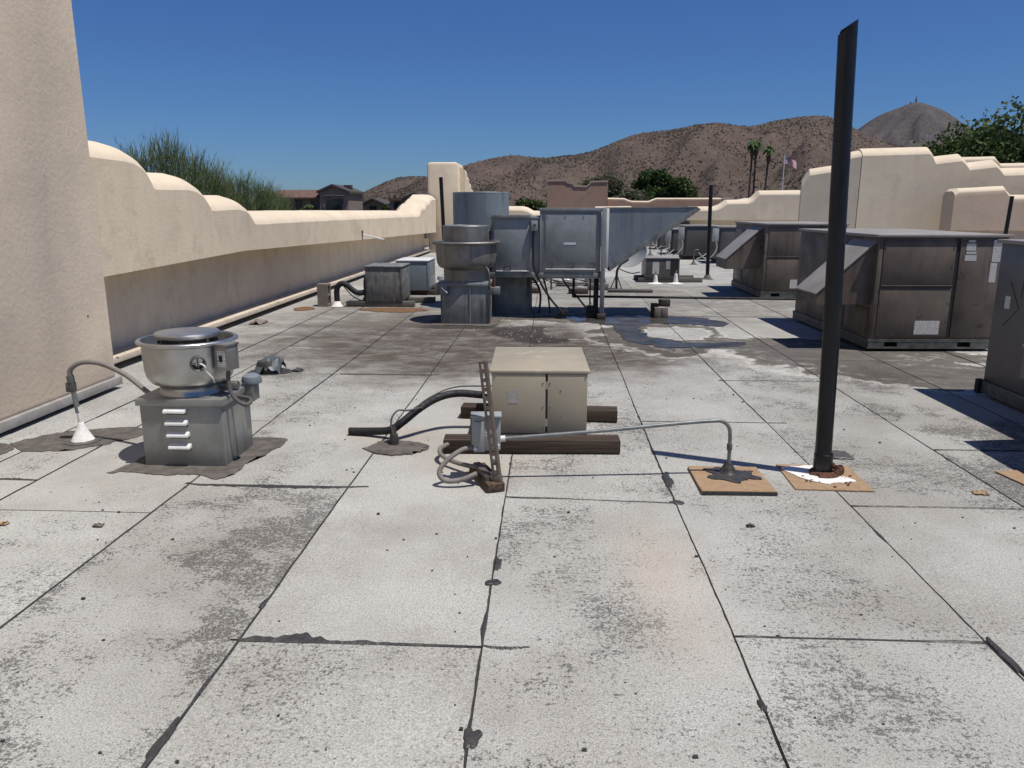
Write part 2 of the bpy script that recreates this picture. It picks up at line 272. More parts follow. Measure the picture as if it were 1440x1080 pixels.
class MB:
    def __init__(s): s.bm = bmesh.new()
    def box(s, x0, x1, y0, y1, z0, z1, bev=0.0, mat=None):
        v = [s.bm.verts.new(p) for p in ((x0, y0, z0), (x1, y0, z0), (x1, y1, z0), (x0, y1, z0), (x0, y0, z1), (x1, y0, z1), (x1, y1, z1), (x0, y1, z1))]
        f = [s.bm.faces.new([v[i] for i in q]) for q in ((0, 3, 2, 1), (4, 5, 6, 7), (0, 1, 5, 4), (1, 2, 6, 5), (2, 3, 7, 6), (3, 0, 4, 7))]
        if mat is not None: bmesh.ops.transform(s.bm, matrix=mat, verts=v)
        if bev: bmesh.ops.bevel(s.bm, geom=list({e for q in f for e in q.edges}), offset=bev, segments=2, affect='EDGES', profile=0.5)
        return s
    def prism(s, poly, axis, a, b, bev=0.0):
        """poly: 2-D points; axis 0/1/2 is the extrusion axis"""
        def p3(p, t): q = list(p); q.insert(axis, t); return q
        A = [s.bm.verts.new(p3(p, a)) for p in poly]; B = [s.bm.verts.new(p3(p, b)) for p in poly]; n = len(poly)
        fs = [s.bm.faces.new(A), s.bm.faces.new(B[::-1])]
        for i in range(n): fs.append(s.bm.faces.new((A[i], B[i], B[(i + 1) % n], A[(i + 1) % n])))
        if bev: bmesh.ops.bevel(s.bm, geom=list({e for q in fs for e in q.edges}), offset=bev, segments=2, affect='EDGES')
        return s
    def tube(s, pts, r, seg=10, cap=True, smooth=True):
        pts = [Vector(p) for p in pts]; rs = r if isinstance(r, (list, tuple)) else [r] * len(pts); rings = []
        up = Vector((0.13, 0.21, 1)).normalized()
        for i, p in enumerate(pts):
            d = (pts[min(i + 1, len(pts) - 1)] - pts[max(i - 1, 0)]).normalized()
            a = d.cross(up)
            if a.length < 0.15: a = d.cross(Vector((1, 0.1, 0)))
            a.normalize(); b = a.cross(d).normalized(); up = b
            rings.append([s.bm.verts.new(p + (a * math.cos(2 * PI * k / seg) + b * math.sin(2 * PI * k / seg)) * rs[i]) for k in range(seg)])
        for i in range(len(rings) - 1):
            for k in range(seg):
                f = s.bm.faces.new((rings[i][k], rings[i][(k + 1) % seg], rings[i + 1][(k + 1) % seg], rings[i + 1][k])); f.smooth = smooth
        if cap: s.bm.faces.new(rings[0][::-1]); s.bm.faces.new(rings[-1])
        return s
    def lathe(s, prof, c=(0, 0, 0), seg=48, close=False, axis=None):
        c = Vector(c); rings = []
        q = axis.to_track_quat('Z', 'Y').to_matrix() if axis else Matrix.Identity(3)
        for r, z in prof:
            if r < 1e-5: rings.append([s.bm.verts.new(c + q @ Vector((0, 0, z)))])
            else: rings.append([s.bm.verts.new(c + q @ Vector((r * math.cos(2 * PI * k / seg), r * math.sin(2 * PI * k / seg), z))) for k in range(seg)])
        for i in range(len(rings) - 1):
            A, B = rings[i], rings[i + 1]
            for k in range(seg):
                k2 = (k + 1) % seg
                if len(A) == 1 and len(B) == 1: continue
                if len(A) == 1: f = s.bm.faces.new((A[0], B[k2], B[k]))
                elif len(B) == 1: f = s.bm.faces.new((A[k], A[k2], B[0]))
                else: f = s.bm.faces.new((A[k], A[k2], B[k2], B[k]))
                f.smooth = True
        return s
    def build(s, name, m, parent=None, loc=None, fix=True, sharp=35):
        if fix: bmesh.ops.recalc_face_normals(s.bm, faces=s.bm.faces)
        me = bpy.data.meshes.new(name); s.bm.to_mesh(me); s.bm.free(); me.materials.append(m)
        try: me.set_sharp_from_angle(angle=R(sharp))
        except Exception: pass
        o = bpy.data.objects.new(name, me); col.objects.link(o)
        if parent: o.parent = parent
        if loc: o.location = loc
        return o

def from_np(name, V, F, m, parent=None):
    me = bpy.data.meshes.new(name); V = np.asarray(V, dtype=np.float32); F = np.asarray(F, dtype=np.int32); k = F.shape[1]
    me.vertices.add(len(V)); me.vertices.foreach_set('co', V.ravel()); me.loops.add(F.size); me.loops.foreach_set('vertex_index', F.ravel())
    me.polygons.add(len(F)); me.polygons.foreach_set('loop_start', np.arange(0, F.size, k, dtype=np.int32)); me.update(calc_edges=True)
    me.materials.append(m); o = bpy.data.objects.new(name, me); col.objects.link(o)
    if parent: o.parent = parent
    return o

def tag(o, label=None, cat=None, group=None, kind=None):
    if label: o['label'] = label
    if cat: o['category'] = cat
    if group: o['group'] = group
    if kind: o['kind'] = kind
    return o
def thing(name, label, cat, loc=(0, 0, 0), rotz=0.0, group=None):
    o = bpy.data.objects.new(name, None); col.objects.link(o); o.location = loc; o.rotation_euler = (0, 0, rotz)
    o.empty_display_size = 0.1; return tag(o, label, cat, group)
def struct(o): o['kind'] = 'structure'; return o
def bx(name, m, parent, *a, bev=0.0): return MB().box(*a, bev=bev).build(name, m, parent)
def tb(name, m, parent, pts, r, seg=10, sm=0): return MB().tube(catmull(pts, sm) if sm else pts, r, seg).build(name, m, parent)

def blob(name, m, cx, cy, rx, ry, z0, h, parent=None, n=40, rough=0.25, seed=0, ang=0.0):
    """irregular low patty lying on the roof"""
    bm = bmesh.new(); ca, sa = math.cos(ang), math.sin(ang); rings = []
    for q, (fr, fz) in enumerate(((1.0, 0.0), (0.97, 0.6), (0.8, 0.95), (0.4, 1.0))):
        ring = []
        for k in range(n):
            a = 2 * PI * k / n
            d = 1 + rough * (mnoise.noise(Vector((math.cos(a) * 1.6, math.sin(a) * 1.6, seed * 3.7))) * 1.3 + 0.5 * mnoise.noise(Vector((math.cos(a) * 5, math.sin(a) * 5, seed * 1.3 + 9))))
            x, y = rx * d * fr * math.cos(a), ry * d * fr * math.sin(a)
            ring.append(bm.verts.new((cx + x * ca - y * sa, cy + x * sa + y * ca, z0 + h * fz)))
        rings.append(ring)
    for A, B in zip(rings, rings[1:]):
        for k in range(n): bm.faces.new((A[k], A[(k + 1) % n], B[(k + 1) % n], B[k])).smooth = True
    bm.faces.new(rings[-1]); s = MB(); s.bm.free(); s.bm = bm; return s.build(name, m, parent, sharp=60)

# ================================================================== SETTING
# desert ground far below the roof level
def disc(name, r, z, m, n=96):
    bm = bmesh.new(); bm.faces.new([bm.verts.new((r * math.cos(2 * PI * k / n), r * math.sin(2 * PI * k / n), z)) for k in range(n)])
    s = MB(); s.bm.free(); s.bm = bm; return s.build(name, m)
struct(disc('desert_ground', 6000, -4.6, M['desert']))

ridge = [(-0.9, 1.50), (-0.5, 1.52), (-0.269, 1.556), (-0.255, 1.562), (-0.243, 1.568), (-0.222, 1.578), (-0.194, 1.588), (-0.167, 1.59), (-0.14, 1.587), (-0.112, 1.602), (-0.085, 1.609), (-0.05, 1.615), (-0.014, 1.611), (0.021, 1.611), (0.048, 1.616), (0.065, 1.623), (0.091, 1.636), (0.113, 1.641), (0.143, 1.643), (0.165, 1.647), (0.203, 1.653), (0.225, 1.648), (0.246, 1.648), (0.28, 1.656), (0.309, 1.66), (0.335, 1.659), (0.357, 1.651), (0.37, 1.643), (0.402, 1.628), (0.445, 1.618), (0.489, 1.614), (0.575, 1.60), (0.9, 1.56), (1.4, 1.53)]
peak = [(0.2, 1.56), (0.328, 1.594), (0.352, 1.623), (0.37, 1.643), (0.386, 1.654), (0.398, 1.662), (0.418, 1.669), (0.438, 1.676), (0.456, 1.671), (0.478, 1.662), (0.491, 1.652), (0.518, 1.64), (0.57, 1.627), (0.621, 1.619), (0.9, 1.57)]
def terrain(name, prof, Y0, Yr, Y1, m, nu, nv, gul, seed, back_h=0.55):
    us = np.linspace(prof[0][0], prof[-1][0], nu); rv = np.interp(us, [p[0] for p in prof], [p[1] - 1.55 for p in prof])
    ks = np.array([1, 2, 1]) / 4.0; rv[1:-1] = np.convolve(rv, ks, 'valid')
    V = []; zs = {}
    for j in range(nv):
        q = j / (nv - 1)
        for i, u in enumerate(us):
            if q < 0.7: t = q / 0.7; Y = Y0 + (Yr - Y0) * t; s = t ** 1.15
            else: t2 = (q - 0.7) / 0.3; Y = Yr + (Y1 - Yr) * t2; s = 1 - back_h * t2 ** 1.5; t = 1 - t2
            n = mnoise.fractal(Vector((u * Yr / 130 + seed, Y / 260, seed)), 1.0, 2.0, 5)
            n2 = abs(mnoise.noise(Vector((u * Yr / 60 + 3 * mnoise.noise(Vector((Y / 300, u * 3, 1))), Y / 500, seed + 4))))
            amp = gul * (4 * t * (1 - t) * 0.9 if q < 0.7 else 0.3 * (1 - t)) * (0.25 + rv[i] * 9)
            hz = 1.55 + (rv[i] * Yr) * s if rv[i] > 0 else 1.55 + rv[i] * Yr * s
            z = -4.7 * (1 - s) * (q < 0.7) + hz - 1.55 * (1 - s) + amp * (n * 0.9 - n2 * 0.9)
            V.append((u * Y, Y, z))
    idx = np.arange(nu * nv).reshape(nv, nu); F = np.stack([idx[:-1, :-1], idx[:-1, 1:], idx[1:, 1:], idx[1:, :-1]], -1).reshape(-1, 4)
    o = from_np(name, V, F, m); o.data.shade_smooth(); struct(o); return np.array(V).reshape(nv, nu, 3), us
HV, hus = terrain('hills', ridge, 420, 900, 1700, M['hill'], 260, 70, 38, 2.0)
PV, pus = terrain('far_peak', peak, 1500, 2200, 3200, M['peak'], 110, 50, 60, 8.0)
# shrubs dotted over the slopes: too many to count
def shrubs(name, HV, n, s0, s1, jmax):
    nv, nu, _ = HV.shape; j = rng.random(n) ** 0.85 * jmax * (nv - 1); i = rng.random(n) * (nu - 2)
    ji = j.astype(int); ii = i.astype(int); fi = (i - ii)[:, None]; fj = (j - ji)[:, None]; ji = np.minimum(ji, nv - 2)
    P = (HV[ji, ii] * (1 - fi) + HV[ji, ii + 1] * fi) * (1 - fj) + (HV[ji + 1, ii] * (1 - fi) + HV[ji + 1, ii + 1] * fi) * fj
    cl = np.array([mnoise.noise(Vector((float(a) / 55, float(b) / 80, 3.0))) for a, b in P[:, :2]]); keep = rng.random(n) < np.clip(0.55 + cl * 1.3, 0.12, 1); P = P[keep]; n = len(P)
    s = (s0 + (s1 - s0) * rng.random(n) ** 2)[:, None]
    offs = np.array([(1, 0, 0.35), (0, 1, 0.35), (-1, 0, 0.35), (0, -1, 0.35), (0, 0, 1.25)])
    V = (P[:, None, :] + offs[None] * s[:, None, :] * (0.75 + 0.5 * rng.random((n, 5, 1)))).reshape(-1, 3)
    b = (np.arange(n) * 5)[:, None, None]; F = (b + np.array([(0, 1, 4), (1, 2, 4), (2, 3, 4), (3, 0, 4)])[None]).reshape(-1, 3)
    tag(from_np(name, V, F, M['shrub']), 'dark scrub dotted over the brown hillside', 'scrub', kind='stuff')
shrubs('hill_scrub', HV, 130000, 0.3, 1.15, 0.74)
at_ = thing('radio_mast', 'thin radio mast standing tallest on the bluish far peak', 'mast', (0.437 * 2200, 2200, 1.55 + 0.12 * 2200 + 2))
def mast(t, h):
    for q in range(3): tb('leg', M['tar_grey'], t, [(3 * math.cos(q * 2.1), 3 * math.sin(q * 2.1), 0), (0.5 * math.cos(q * 2.1), 0.5 * math.sin(q * 2.1), h)], 0.7, 5)
    tb('crossbar', M['tar_grey'], t, [(-3, 0, h * 0.7), (3, 0, h * 0.7)], 0.6, 5); tb('aerial', M['tar_grey'], t, [(0, 0, h), (0, 0, h * 1.25)], 0.6, 5)
mast(at_, 17)
t2 = thing('radio_mast', 'middle radio mast, a little shorter, on the bluish far peak', 'mast', (0.430 * 2200, 2195, 1.55 + 0.118 * 2200 + 2)); mast(t2, 10)
t3 = thing('radio_mast', 'shortest radio mast, leftmost on the bluish far peak', 'mast', (0.4235 * 2200, 2195, 1.55 + 0.1165 * 2200 + 2)); mast(t3, 6)

# ------------------------------------------------------------------ roof: bitumen base with separate membrane sheets
roof = struct(MB().box(-5.5, 15, -6, 33, -0.5, -0.006).build('roof', M['bitumen']))
xb = [-4.52, -3.42, -2.975, -2.062, -1.13, -0.228, 0.69, 1.61, 2.525, 3.44, 4.36, 5.28, 6.2, 7.12, 8.04, 8.96, 9.9, 10.9, 11.9, 13, 15]
drift = lambda j, y: 0.010 * mnoise.noise(Vector((j * 7.1, y * 0.55, 0))) + 0.0035 * mnoise.noise(Vector((j * 3.1, y * 6, 5))) + (0.045 * (y > 6) if False else 0)
laps = {0: [5.0, 11], 1: [4.10, 5.45, 9.3], 2: [3.66, 5.43, 8.55], 3: [1.0, 4.09, 5.73, 7.08], 4: [2.49, 8.69], 5: [3.955, 8.7], 6: [2.605, 5.55, 8.52], 7: [0.9, 3.93, 6.98], 8: [1.4, 3.94, 4.95, 8.0], 9: [2.3, 5.6]}
fixed_tone = {(4, 2): (0.12, 1.02), (4, 3): (0.22, 1.0), (4, 1): (0.62, 0.98), (3, 2): (0.95, 0.96), (3, 1): (0.95, 0.96), (2, 1): (0.5, 0.98), (5, 2): (0.8, 0.98), (5, 1): (0.8, 0.98), (6, 1): (0.75, 0.98), (6, 2): (0.62, 0.96), (6, 3): (0.6, 0.95), (7, 2): (0.75, 0.93), (7, 3): (0.8, 0.93), (8, 3): (0.95, 0.9), (8, 2): (0.95, 0.9)}
for j in range(len(xb) - 1):
    ys = [-6.0] + sorted(laps.get(j, [2.0 + random.random() * 3, 6.5 + random.random()]))
    y = ys[-1]
    while y < 31.5: y += random.uniform(1.6, 3.4); ys.append(min(y, 33))
    if ys[-1] < 33: ys.append(33)
    if j in (3, 4, 5, 6): ys = [ys[0]] + [v for v in ([-0.8 + 0.3 * j]) ] + ys[1:]
    for i in range(len(ys) - 1):
        y0, y1 = ys[i], ys[i + 1]
        if y1 - y0 < 0.05: continue
        bm = bmesh.new(); n = max(2, int((y1 - y0) / (0.12 if y0 < 9 else 0.6))); L = []; Rr = []
        za = 0.001 * ((j * 5 + i * 3) % 4)
        for k in range(n + 1):
            yy = y0 + 0.004 + (y1 - y0 - 0.008) * k / n
            g = 0.004 + 0.006 * max(0, mnoise.noise(Vector((j * 2.7, yy * 1.3, 3))))
            L.append((xb[j] + drift(j, yy) + 0.002, yy)); Rr.append((xb[j + 1] + drift(j + 1, yy) - g, yy))
        if j == 0: L = [(-5.0, q[1]) for q in L]
        curl = 0.004
        vt = [[bm.verts.new((a[0], a[1], -za)) for a in L], [bm.verts.new(((a[0] * 0.5 + b[0] * 0.5), a[1], -za + 0.0015)) for a, b in zip(L, Rr)], [bm.verts.new((b[0], b[1], -za)) for b in Rr]]
        vb = [[bm.verts.new((a[0], a[1], -0.007)) for a in L], [bm.verts.new((b[0], b[1], -0.007)) for b in Rr]]
        for k in range(n):
            bm.faces.new((vt[0][k], vt[1][k], vt[1][k + 1], vt[0][k + 1])); bm.faces.new((vt[1][k], vt[2][k], vt[2][k + 1], vt[1][k + 1]))
            bm.faces.new((vb[0][k], vt[0][k], vt[0][k + 1], vb[0][k + 1])); bm.faces.new((vt[2][k], vb[1][k], vb[1][k + 1], vt[2][k + 1]))
        bm.faces.new((vb[0][0], vb[1][0], vt[2][0], vt[1][0], vt[0][0])); bm.faces.new((vt[0][n], vt[1][n], vt[2][n], vb[1][n], vb[0][n]))
        s = MB(); s.bm.free(); s.bm = bm; o = s.build('roof_sheet', M['membrane'], roof)
        wv, tv = fixed_tone.get((j, i), (random.uniform(0.5, 0.85), random.uniform(0.90, 1.02)))
        if y0 > 9: wv *= 0.35; tv *= 1.02
        o.color = (wv, tv, random.uniform(0, 0.25) if y0 < 8 else random.uniform(0, 0.5), 1)

# bitumen squeezed out along the laps
def ribbon(pts, wf, z=0.0015, h=0.0035):
    bm = bmesh.new(); A = []; B = []; C = []; n = len(pts)
    for k, p in enumerate(pts):
        d = Vector(pts[min(k + 1, n - 1)]) - Vector(pts[max(k - 1, 0)]); nn = Vector((-d.y, d.x)).normalized() if d.length > 0 else Vector((1, 0))
        wl, wr = wf(k / (n - 1), p)
        A.append(bm.verts.new((p[0] + nn.x * wl, p[1] + nn.y * wl, z - 0.003))); B.append(bm.verts.new((p[0] + nn.x * (wl - wr) * 0.4, p[1] + nn.y * (wl - wr) * 0.4, z + h))); C.append(bm.verts.new((p[0] - nn.x * wr, p[1] - nn.y * wr, z - 0.003)))
    for k in range(n - 1):
        bm.faces.new((A[k], A[k + 1], B[k + 1], B[k])); bm.faces.new((B[k], B[k + 1], C[k + 1], C[k]))
    s = MB(); s.bm.free(); s.bm = bm; return s
for j in range(1, 13):
    y1 = 14; pts = []; y = 0.6
    while y < y1: pts.append((xb[j] + drift(j, y) - 0.003, y)); y += 0.02 if y < 6 else 0.06
    def wf(t, p, j=j):
        a = mnoise.noise(Vector((p[1] * 1.1, j * 9.3, 0))); b = mnoise.noise(Vector((p[1] * 14, j * 4.3, 7))); c = max(0, mnoise.noise(Vector((p[1] * 4.1, j * 5.1, 3))) - 0.25) * (0.6 + 0.9 * mnoise.noise(Vector((p[1] * 33, j, 1))) ** 2 + 0.5 * mnoise.noise(Vector((p[1] * 19, j, 6))))
        base = 0.0035 + 0.005 * max(0, a) + 0.0025 * b + c * 0.028
        return (max(0.0012, base * (1.0 + 0.4 * b)), max(0.0012, base * 0.8))
    ribbon(pts, wf).build('bitumen_seam', M['bitumen'], roof)
def hseam(x0, x1, y, wmax, side=1, seed=0, peaks=(), skew=0.0, base=0.004):
    pts = [(x0 + (x1 - x0) * k / 90, y + skew * k / 90 + 0.004 * mnoise.noise(Vector((k * 0.06, seed, 1)))) for k in range(91)]
    def wf(t, p):
        e = min(1, t * 12, (1 - t) * 12); b = mnoise.noise(Vector((t * 30, seed * 5.3, 2))); w_ = base * (1 + 0.6 * b)
        for c, s_, a in peaks: w_ += a * math.exp(-((t - c) / s_) ** 2) * (1 + 0.5 * b)
        w_ = max(0.001, w_ * e); return (w_, 0.003 * e + 0.001) if side > 0 else (0.003 * e + 0.001, w_)
    ribbon(pts, wf, 0.0022).build('bitumen_seam', M['bitumen'], roof)
hseam(-1.16, -0.228, 2.49, 0.05, 1, 1, ((0.25, 0.06, 0.05), (0.33, 0.05, 0.03), (0.1, 0.12, 0.028), (0.5, 0.12, 0.02), (0.75, 0.1, 0.008)))
hseam(-0.228, -0.06, 2.495, 0.05, -1, 2, ((0.45, 0.35, 0.018),))
hseam(0.69, 1.62, 2.605, 0.02, 1, 3, ((0.04, 0.06, 0.014), (0.86, 0.1, 0.018), (0.99, 0.03, 0.03)), base=0.005)
hseam(-2.09, -1.02, 4.09, 0.03, -1, 4, ((0.3, 0.35, 0.03), (0.55, 0.2, 0.025), (0.8, 0.12, 0.02)), base=0.006)
hseam(-0.228, 0.70, 3.97, 0.03, 1, 5, ((0.25, 0.2, 0.014), (0.98, 0.03, 0.02)), skew=-0.05)
hseam(1.61, 2.6, 3.93, 0.02, 1, 6, ((0.2, 0.3, 0.012), (0.7, 0.2, 0.012)), base=0.006)
hseam(2.525, 3.44, 4.95, 0.02, 1, 7, ((0.3, 0.3, 0.014),), base=0.006)
hseam(0.69, 1.75, 5.55, 0.02, 1, 8, ((0.9, 0.1, 0.012),), base=0.006)
hseam(-2.0, -1.05, 7.09, 0.02, 1, 9, ((0.1, 0.2, 0.02),), base=0.009)
hseam(-2.97, -2.06, 8.55, 0.02, 1, 10, ((0.5, 0.4, 0.01),), base=0.009)
hseam(1.55, 2.5, 6.98, 0.02, 1, 11, ((0.5, 0.3, 0.01),), base=0.008)
hseam(-3.3, -2.97, 4.10, 0.02, 1, 12, ((0.5, 0.3, 0.03),), base=0.008)
for cx, cy, rx, ry, sd in ((-0.232, 2.98, 0.035, 0.028, 1), (-0.218, 3.16, 0.014, 0.07, 2), (-0.222, 2.0, 0.026, 0.05, 3), (-1.14, 1.93, 0.014, 0.09, 4), (-1.135, 2.75, 0.012, 0.03, 5), (0.692, 4.28, 0.03, 0.11, 6), (0.70, 3.93, 0.035, 0.03, 7), (0.69, 2.2, 0.01, 0.04, 8), (1.622, 2.50, 0.014, 0.12, 9)):
    blob('bitumen_blot', M['bitumen'], cx, cy, rx, ry, 0.001, 0.006, roof, 28, 0.5, sd)

# standing water left on the roof
def puddle(name, pts, z=0.0045):
    c = catmull([(x, y, 0) for x, y in pts] + [(pts[0][0], pts[0][1], 0)], 26)[:-1]; bm = bmesh.new()
    out = []
    for k, p in enumerate(c):
        n = mnoise.noise(Vector((p.x * 4, p.y * 4, 2))) * 0.09 + mnoise.noise(Vector((p.x * 11, p.y * 11, 5))) * 0.05 + mnoise.noise(Vector((p.x * 28, p.y * 28, 8))) * 0.02; out.append(bm.verts.new((p.x + n, p.y + n * 0.8, z)))
    bm.faces.new(out); bmesh.ops.triangulate(bm, faces=bm.faces)
    s = MB(); s.bm.free(); s.bm = bm; o = s.build(name, M['water'], None, fix=False)
    return struct(o)
puddle('water', [(0.2, 11.15), (0.8, 11.25), (1.6, 11.3), (2.4, 10.9), (2.35, 10.35), (2.0, 10.45), (1.4, 10.55), (1.15, 9.9), (1.35, 9.25), (1.8, 9.0), (2.3, 9.1), (2.1, 8.75), (1.5, 8.68), (1.02, 8.95), (0.85, 9.6), (0.85, 10.3), (0.3, 10.75)])

# ------------------------------------------------------------------ stucco walls
def lofted_wall(prof, zb, face, thick, inset, to_world, m, name, parent, low=-0.02, r=0.16):
    """prof: [(s, ztop)]; cross-section: underside of the overhang, face, rounded top, back"""
    bm = bmesh.new(); rings = []
    for s_, zt in prof:
        b = zb(s_) if callable(zb) else zb; c = []
        if inset > 0: c += [(-inset, b - 0.0), (0, b)]
        else: c += [(0, b)]
        nseg = 7; c += [(0, zt - r * 1.05 - 0.10), (0.0, zt - r * 1.05 - 0.012)]
        for k in range(1, nseg + 1):
            a = PI / 2 * k / nseg; q = 0.45; lx, lz = k / nseg, k / nseg; c.append((-(r * 1.7) * ((1 - math.cos(a)) * (1 - q) + lx * q), zt - r * 1.05 + r * 1.05 * (math.sin(a) * (1 - q) + lz * q)))
        c += [(-thick + 0.12, zt), (-thick, zt - 0.1), (-thick, b if inset > 0 else b)]
        rings.append([bm.verts.new(to_world(s_, u, z)) for u, z in c])
    for A, B in zip(rings, rings[1:]):
        for k in range(len(A)):
            f = bm.faces.new((A[k], B[k], B[(k + 1) % len(A)], A[(k + 1) % len(A)])); f.smooth = True; f.material_index = 1 if (2 if inset > 0 else 1) < k < len(A) - 2 else 0
    bm.faces.new(rings[0]); bm.faces.new(rings[-1][::-1])
    s = MB(); s.bm.free(); s.bm = bm; o = s.build(name, m, parent, sharp=24); o.data.materials.append(M['coping']); return o
def densify(prof, step=0.05, amp=0.006, seed=0):
    out = []
    for (a, za), (b, zb_) in zip(prof, prof[1:]):
        n = max(1, int(min((b - a) / step, 60)))
        for k in range(n):
            t = k / n; s_ = a + (b - a) * t; out.append((s_, za + (zb_ - za) * t + amp * mnoise.noise(Vector((s_ * 1.7, seed, 0)))))
    out.append(prof[-1]); return out
def smooth_steps(knots):
    """knots: flat heights with rounded drops between them"""
    return densify(knots)
left = thing('parapet_wall', 'long cream stucco parapet on the left with scalloped top and shadowed recess below', 'wall', (-4.0, 6.43, 0))
lp = [(6.43, 2.10), (7.05, 2.10), (7.22, 2.085), (7.35, 2.05), (7.44, 2.0), (7.50, 1.94), (7.54, 1.885), (7.60, 1.875), (8.25, 1.885), (8.45, 1.87), (8.60, 1.83), (8.70, 1.78), (8.77, 1.72), (8.82, 1.685), (8.88, 1.68), (9.60, 1.69), (9.8, 1.67), (9.93, 1.63), (10.02, 1.57), (10.08, 1.515), (10.15, 1.505), (14, 1.50), (20, 1.475), (23.6, 1.46), (23.9, 1.50), (24.1, 1.60), (24.4, 1.66), (24.9, 1.66), (25.1, 1.74), (25.4, 1.80), (25.8, 1.80), (26.0, 1.88), (26.3, 1.94), (27.2, 1.95)]
zbl = lambda s_: float(np.interp(s_, [6.4, 10, 18, 28], [0.94, 1.0, 0.86, 0.70]))
lp = [((a if a < 6.5 or a > 20 else a * 1.035), 1.55 + (z - 1.55) * (1.10 if z > 1.55 else 1)) for a, z in lp]
lofted_wall(densify(lp, 0.06), zbl, 0, 0.75, 0.5, lambda s_, u, z: (u, s_ - 6.43, z), M['stucco'], 'parapet', left)
MB().box(-0.9, -0.43, 0.002, 20.8, -0.5, 1.3).build('recessed_wall', M['stucco'], left)
ls = MB(); ls.box(-0.43, -0.20, 0.004, 20.7, 0.075, 0.135, bev=0.006); ls.build('base_flashing', M['cream_metal'], left)
near = thing('stucco_wall', 'tall sand coloured stucco wall filling the left edge of the picture', 'wall', (-3.8, 6.43, 0))
bm_ = MB().box(-3.0, 0.0, -13.0, 0.0, 0.10, 6.0, bev=0.03); bmesh.ops.subdivide_edges(bm_.bm, edges=[e for e in bm_.bm.edges if e.calc_length() > 2], cuts=14)
bm_.build('rendered_wall', M['stucco_near'], near)
MB().box(-2.9, -0.06, -12.9, -0.06, -0.4, 0.1).build('wall_foot', M['bitumen'], near)  # black colour stands in for the shadow under the projecting flashing
MB().box(-0.05, 0.035, -12.9, 0.02, 0.035, 0.105, bev=0.004).build('base_flashing', M['grey_flash'], near)
# shaded gap at the wall foot is painted in by the black foot
# a dark plaster pinhole
blob('pinhole', M['dark'], 0, 0, 0.008, 0.008, 0, 0.002, near).matrix_local = Matrix.Translation((0.002, -0.32, 0.68)) @ Matrix.Rotation(PI / 2, 4, 'Y')

# tower at the end of the left parapet
tw = thing('stucco_tower', 'square cream stucco tower at the far end of the left parapet', 'tower', (-4.3, 27.3, 0))
def tower_mesh(w_, d, h, steps):
    s = MB(); r = 0.14
    s.box(0, w_, 0, d, -0.4, h, bev=0.12)
    return s
tower_mesh(1.10, 1.6, 3.08, None).build('tower_body', M['stucco'], tw)
tp = [(27.6, 2.95), (28.2, 2.93), (28.3, 2.74), (28.9, 2.73), (29.0, 2.54), (29.6, 2.53), (29.7, 2.35), (30.4, 2.33), (30.5, 2.18), (31.6, 2.16)]
lofted_wall(densify(tp, 0.05), -0.3, 0, 0.6, 0, lambda s_, u, z: (u + 1.3 + 0.0, s_ - 27.3 , z), M['stucco'], 'stepped_wing', tw)

# back wall
def xwall(name, label, x0y, prof, zb, thick, inset, m, step=0.08, r=0.16, mold=0.0):
    t = thing(name, label, 'wall', (prof[0][0], x0y, 0))
    lofted_wall(densify(prof, step, 0.004), zb, 0, thick, inset, lambda s_, u, z: (s_ - prof[0][0], -u, z), m, 'parapet', t, r=r)
    if inset > 0: MB().box(0.02, prof[-1][0] - prof[0][0] - 0.02, inset * 0.85, inset * 0.85 + 0.3, -0.4, zb + 0.05).build('recessed_wall', m, t)
    return t
bk = xwall('parapet_wall', 'pale stepped parapet across the back of the roof behind the far air units', 32,
      [(-3.0, 1.62), (-1.15, 1.61), (-0.95, 1.56), (-0.72, 1.43), (3.2, 1.42), (3.6, 1.52), (5.4, 1.53), (5.6, 1.60), (6.6, 1.605), (6.8, 1.68), (7.05, 1.86), (7.9, 1.88), (8.1, 1.98), (8.3, 2.22), (10.6, 2.24)], 1.06, 0.7, 0.35, M['stucco_far'])
rt = thing('stucco_tower', 'large pale stucco corner block with stepped top on the right behind the air units', 'building', (8.37, 22.0, 0))
rp = [(8.37, 3.12), (10.15, 3.16), (10.22, 3.08), (10.33, 2.90), (11.0, 2.98), (11.1, 2.9), (11.24, 2.74), (11.92, 2.82), (12.0, 2.76), (12.15, 2.60), (13.4, 2.62), (13.5, 2.5), (18, 2.5)]
lofted_wall(densify(rp, 0.08, 0.004), -0.3, 0, 0.6, 0, lambda s_, u, z: (s_ - 8.37, -u, z), M['stucco_far'], 'front_wall', rt, r=0.19)
lpf = [(0.02, 3.08), (0.36, 3.02), (0.5, 2.96), (0.66, 2.70), (1.30, 2.60), (1.42, 2.4), (1.48, 2.3)]
lofted_wall(densify(lpf, 0.08, 0.004), -0.3, 0, 0.5, 0, lambda s_, u, z: (-s_ * 0.97 - u * 0.24, s_ * 0.24 - u * 0.97 + 0.002, z), M['stucco_far'], 'side_wall', rt, r=0.17)

xwall('stucco_wall', 'lower peach stucco wall in front of the corner block at the right edge', 20.6,
      [(10.22, 1.96), (10.32, 2.03), (11.45, 2.09), (11.52, 2.0), (11.66, 1.87), (15.0, 1.88)], 0.98, 0.6, 0.08, M['stucco_peach'], r=0.1)
xwall('parapet_wall', 'stepped pale parapet piece peeping over the corner block below the leafy tree', 26.5,
      [(13.3, 3.15), (14.3, 3.17), (14.5, 2.95), (16.2, 2.98), (16.4, 2.8), (19, 2.8)], -0.3, 0.4, 0, M['stucco_far'], r=0.1)
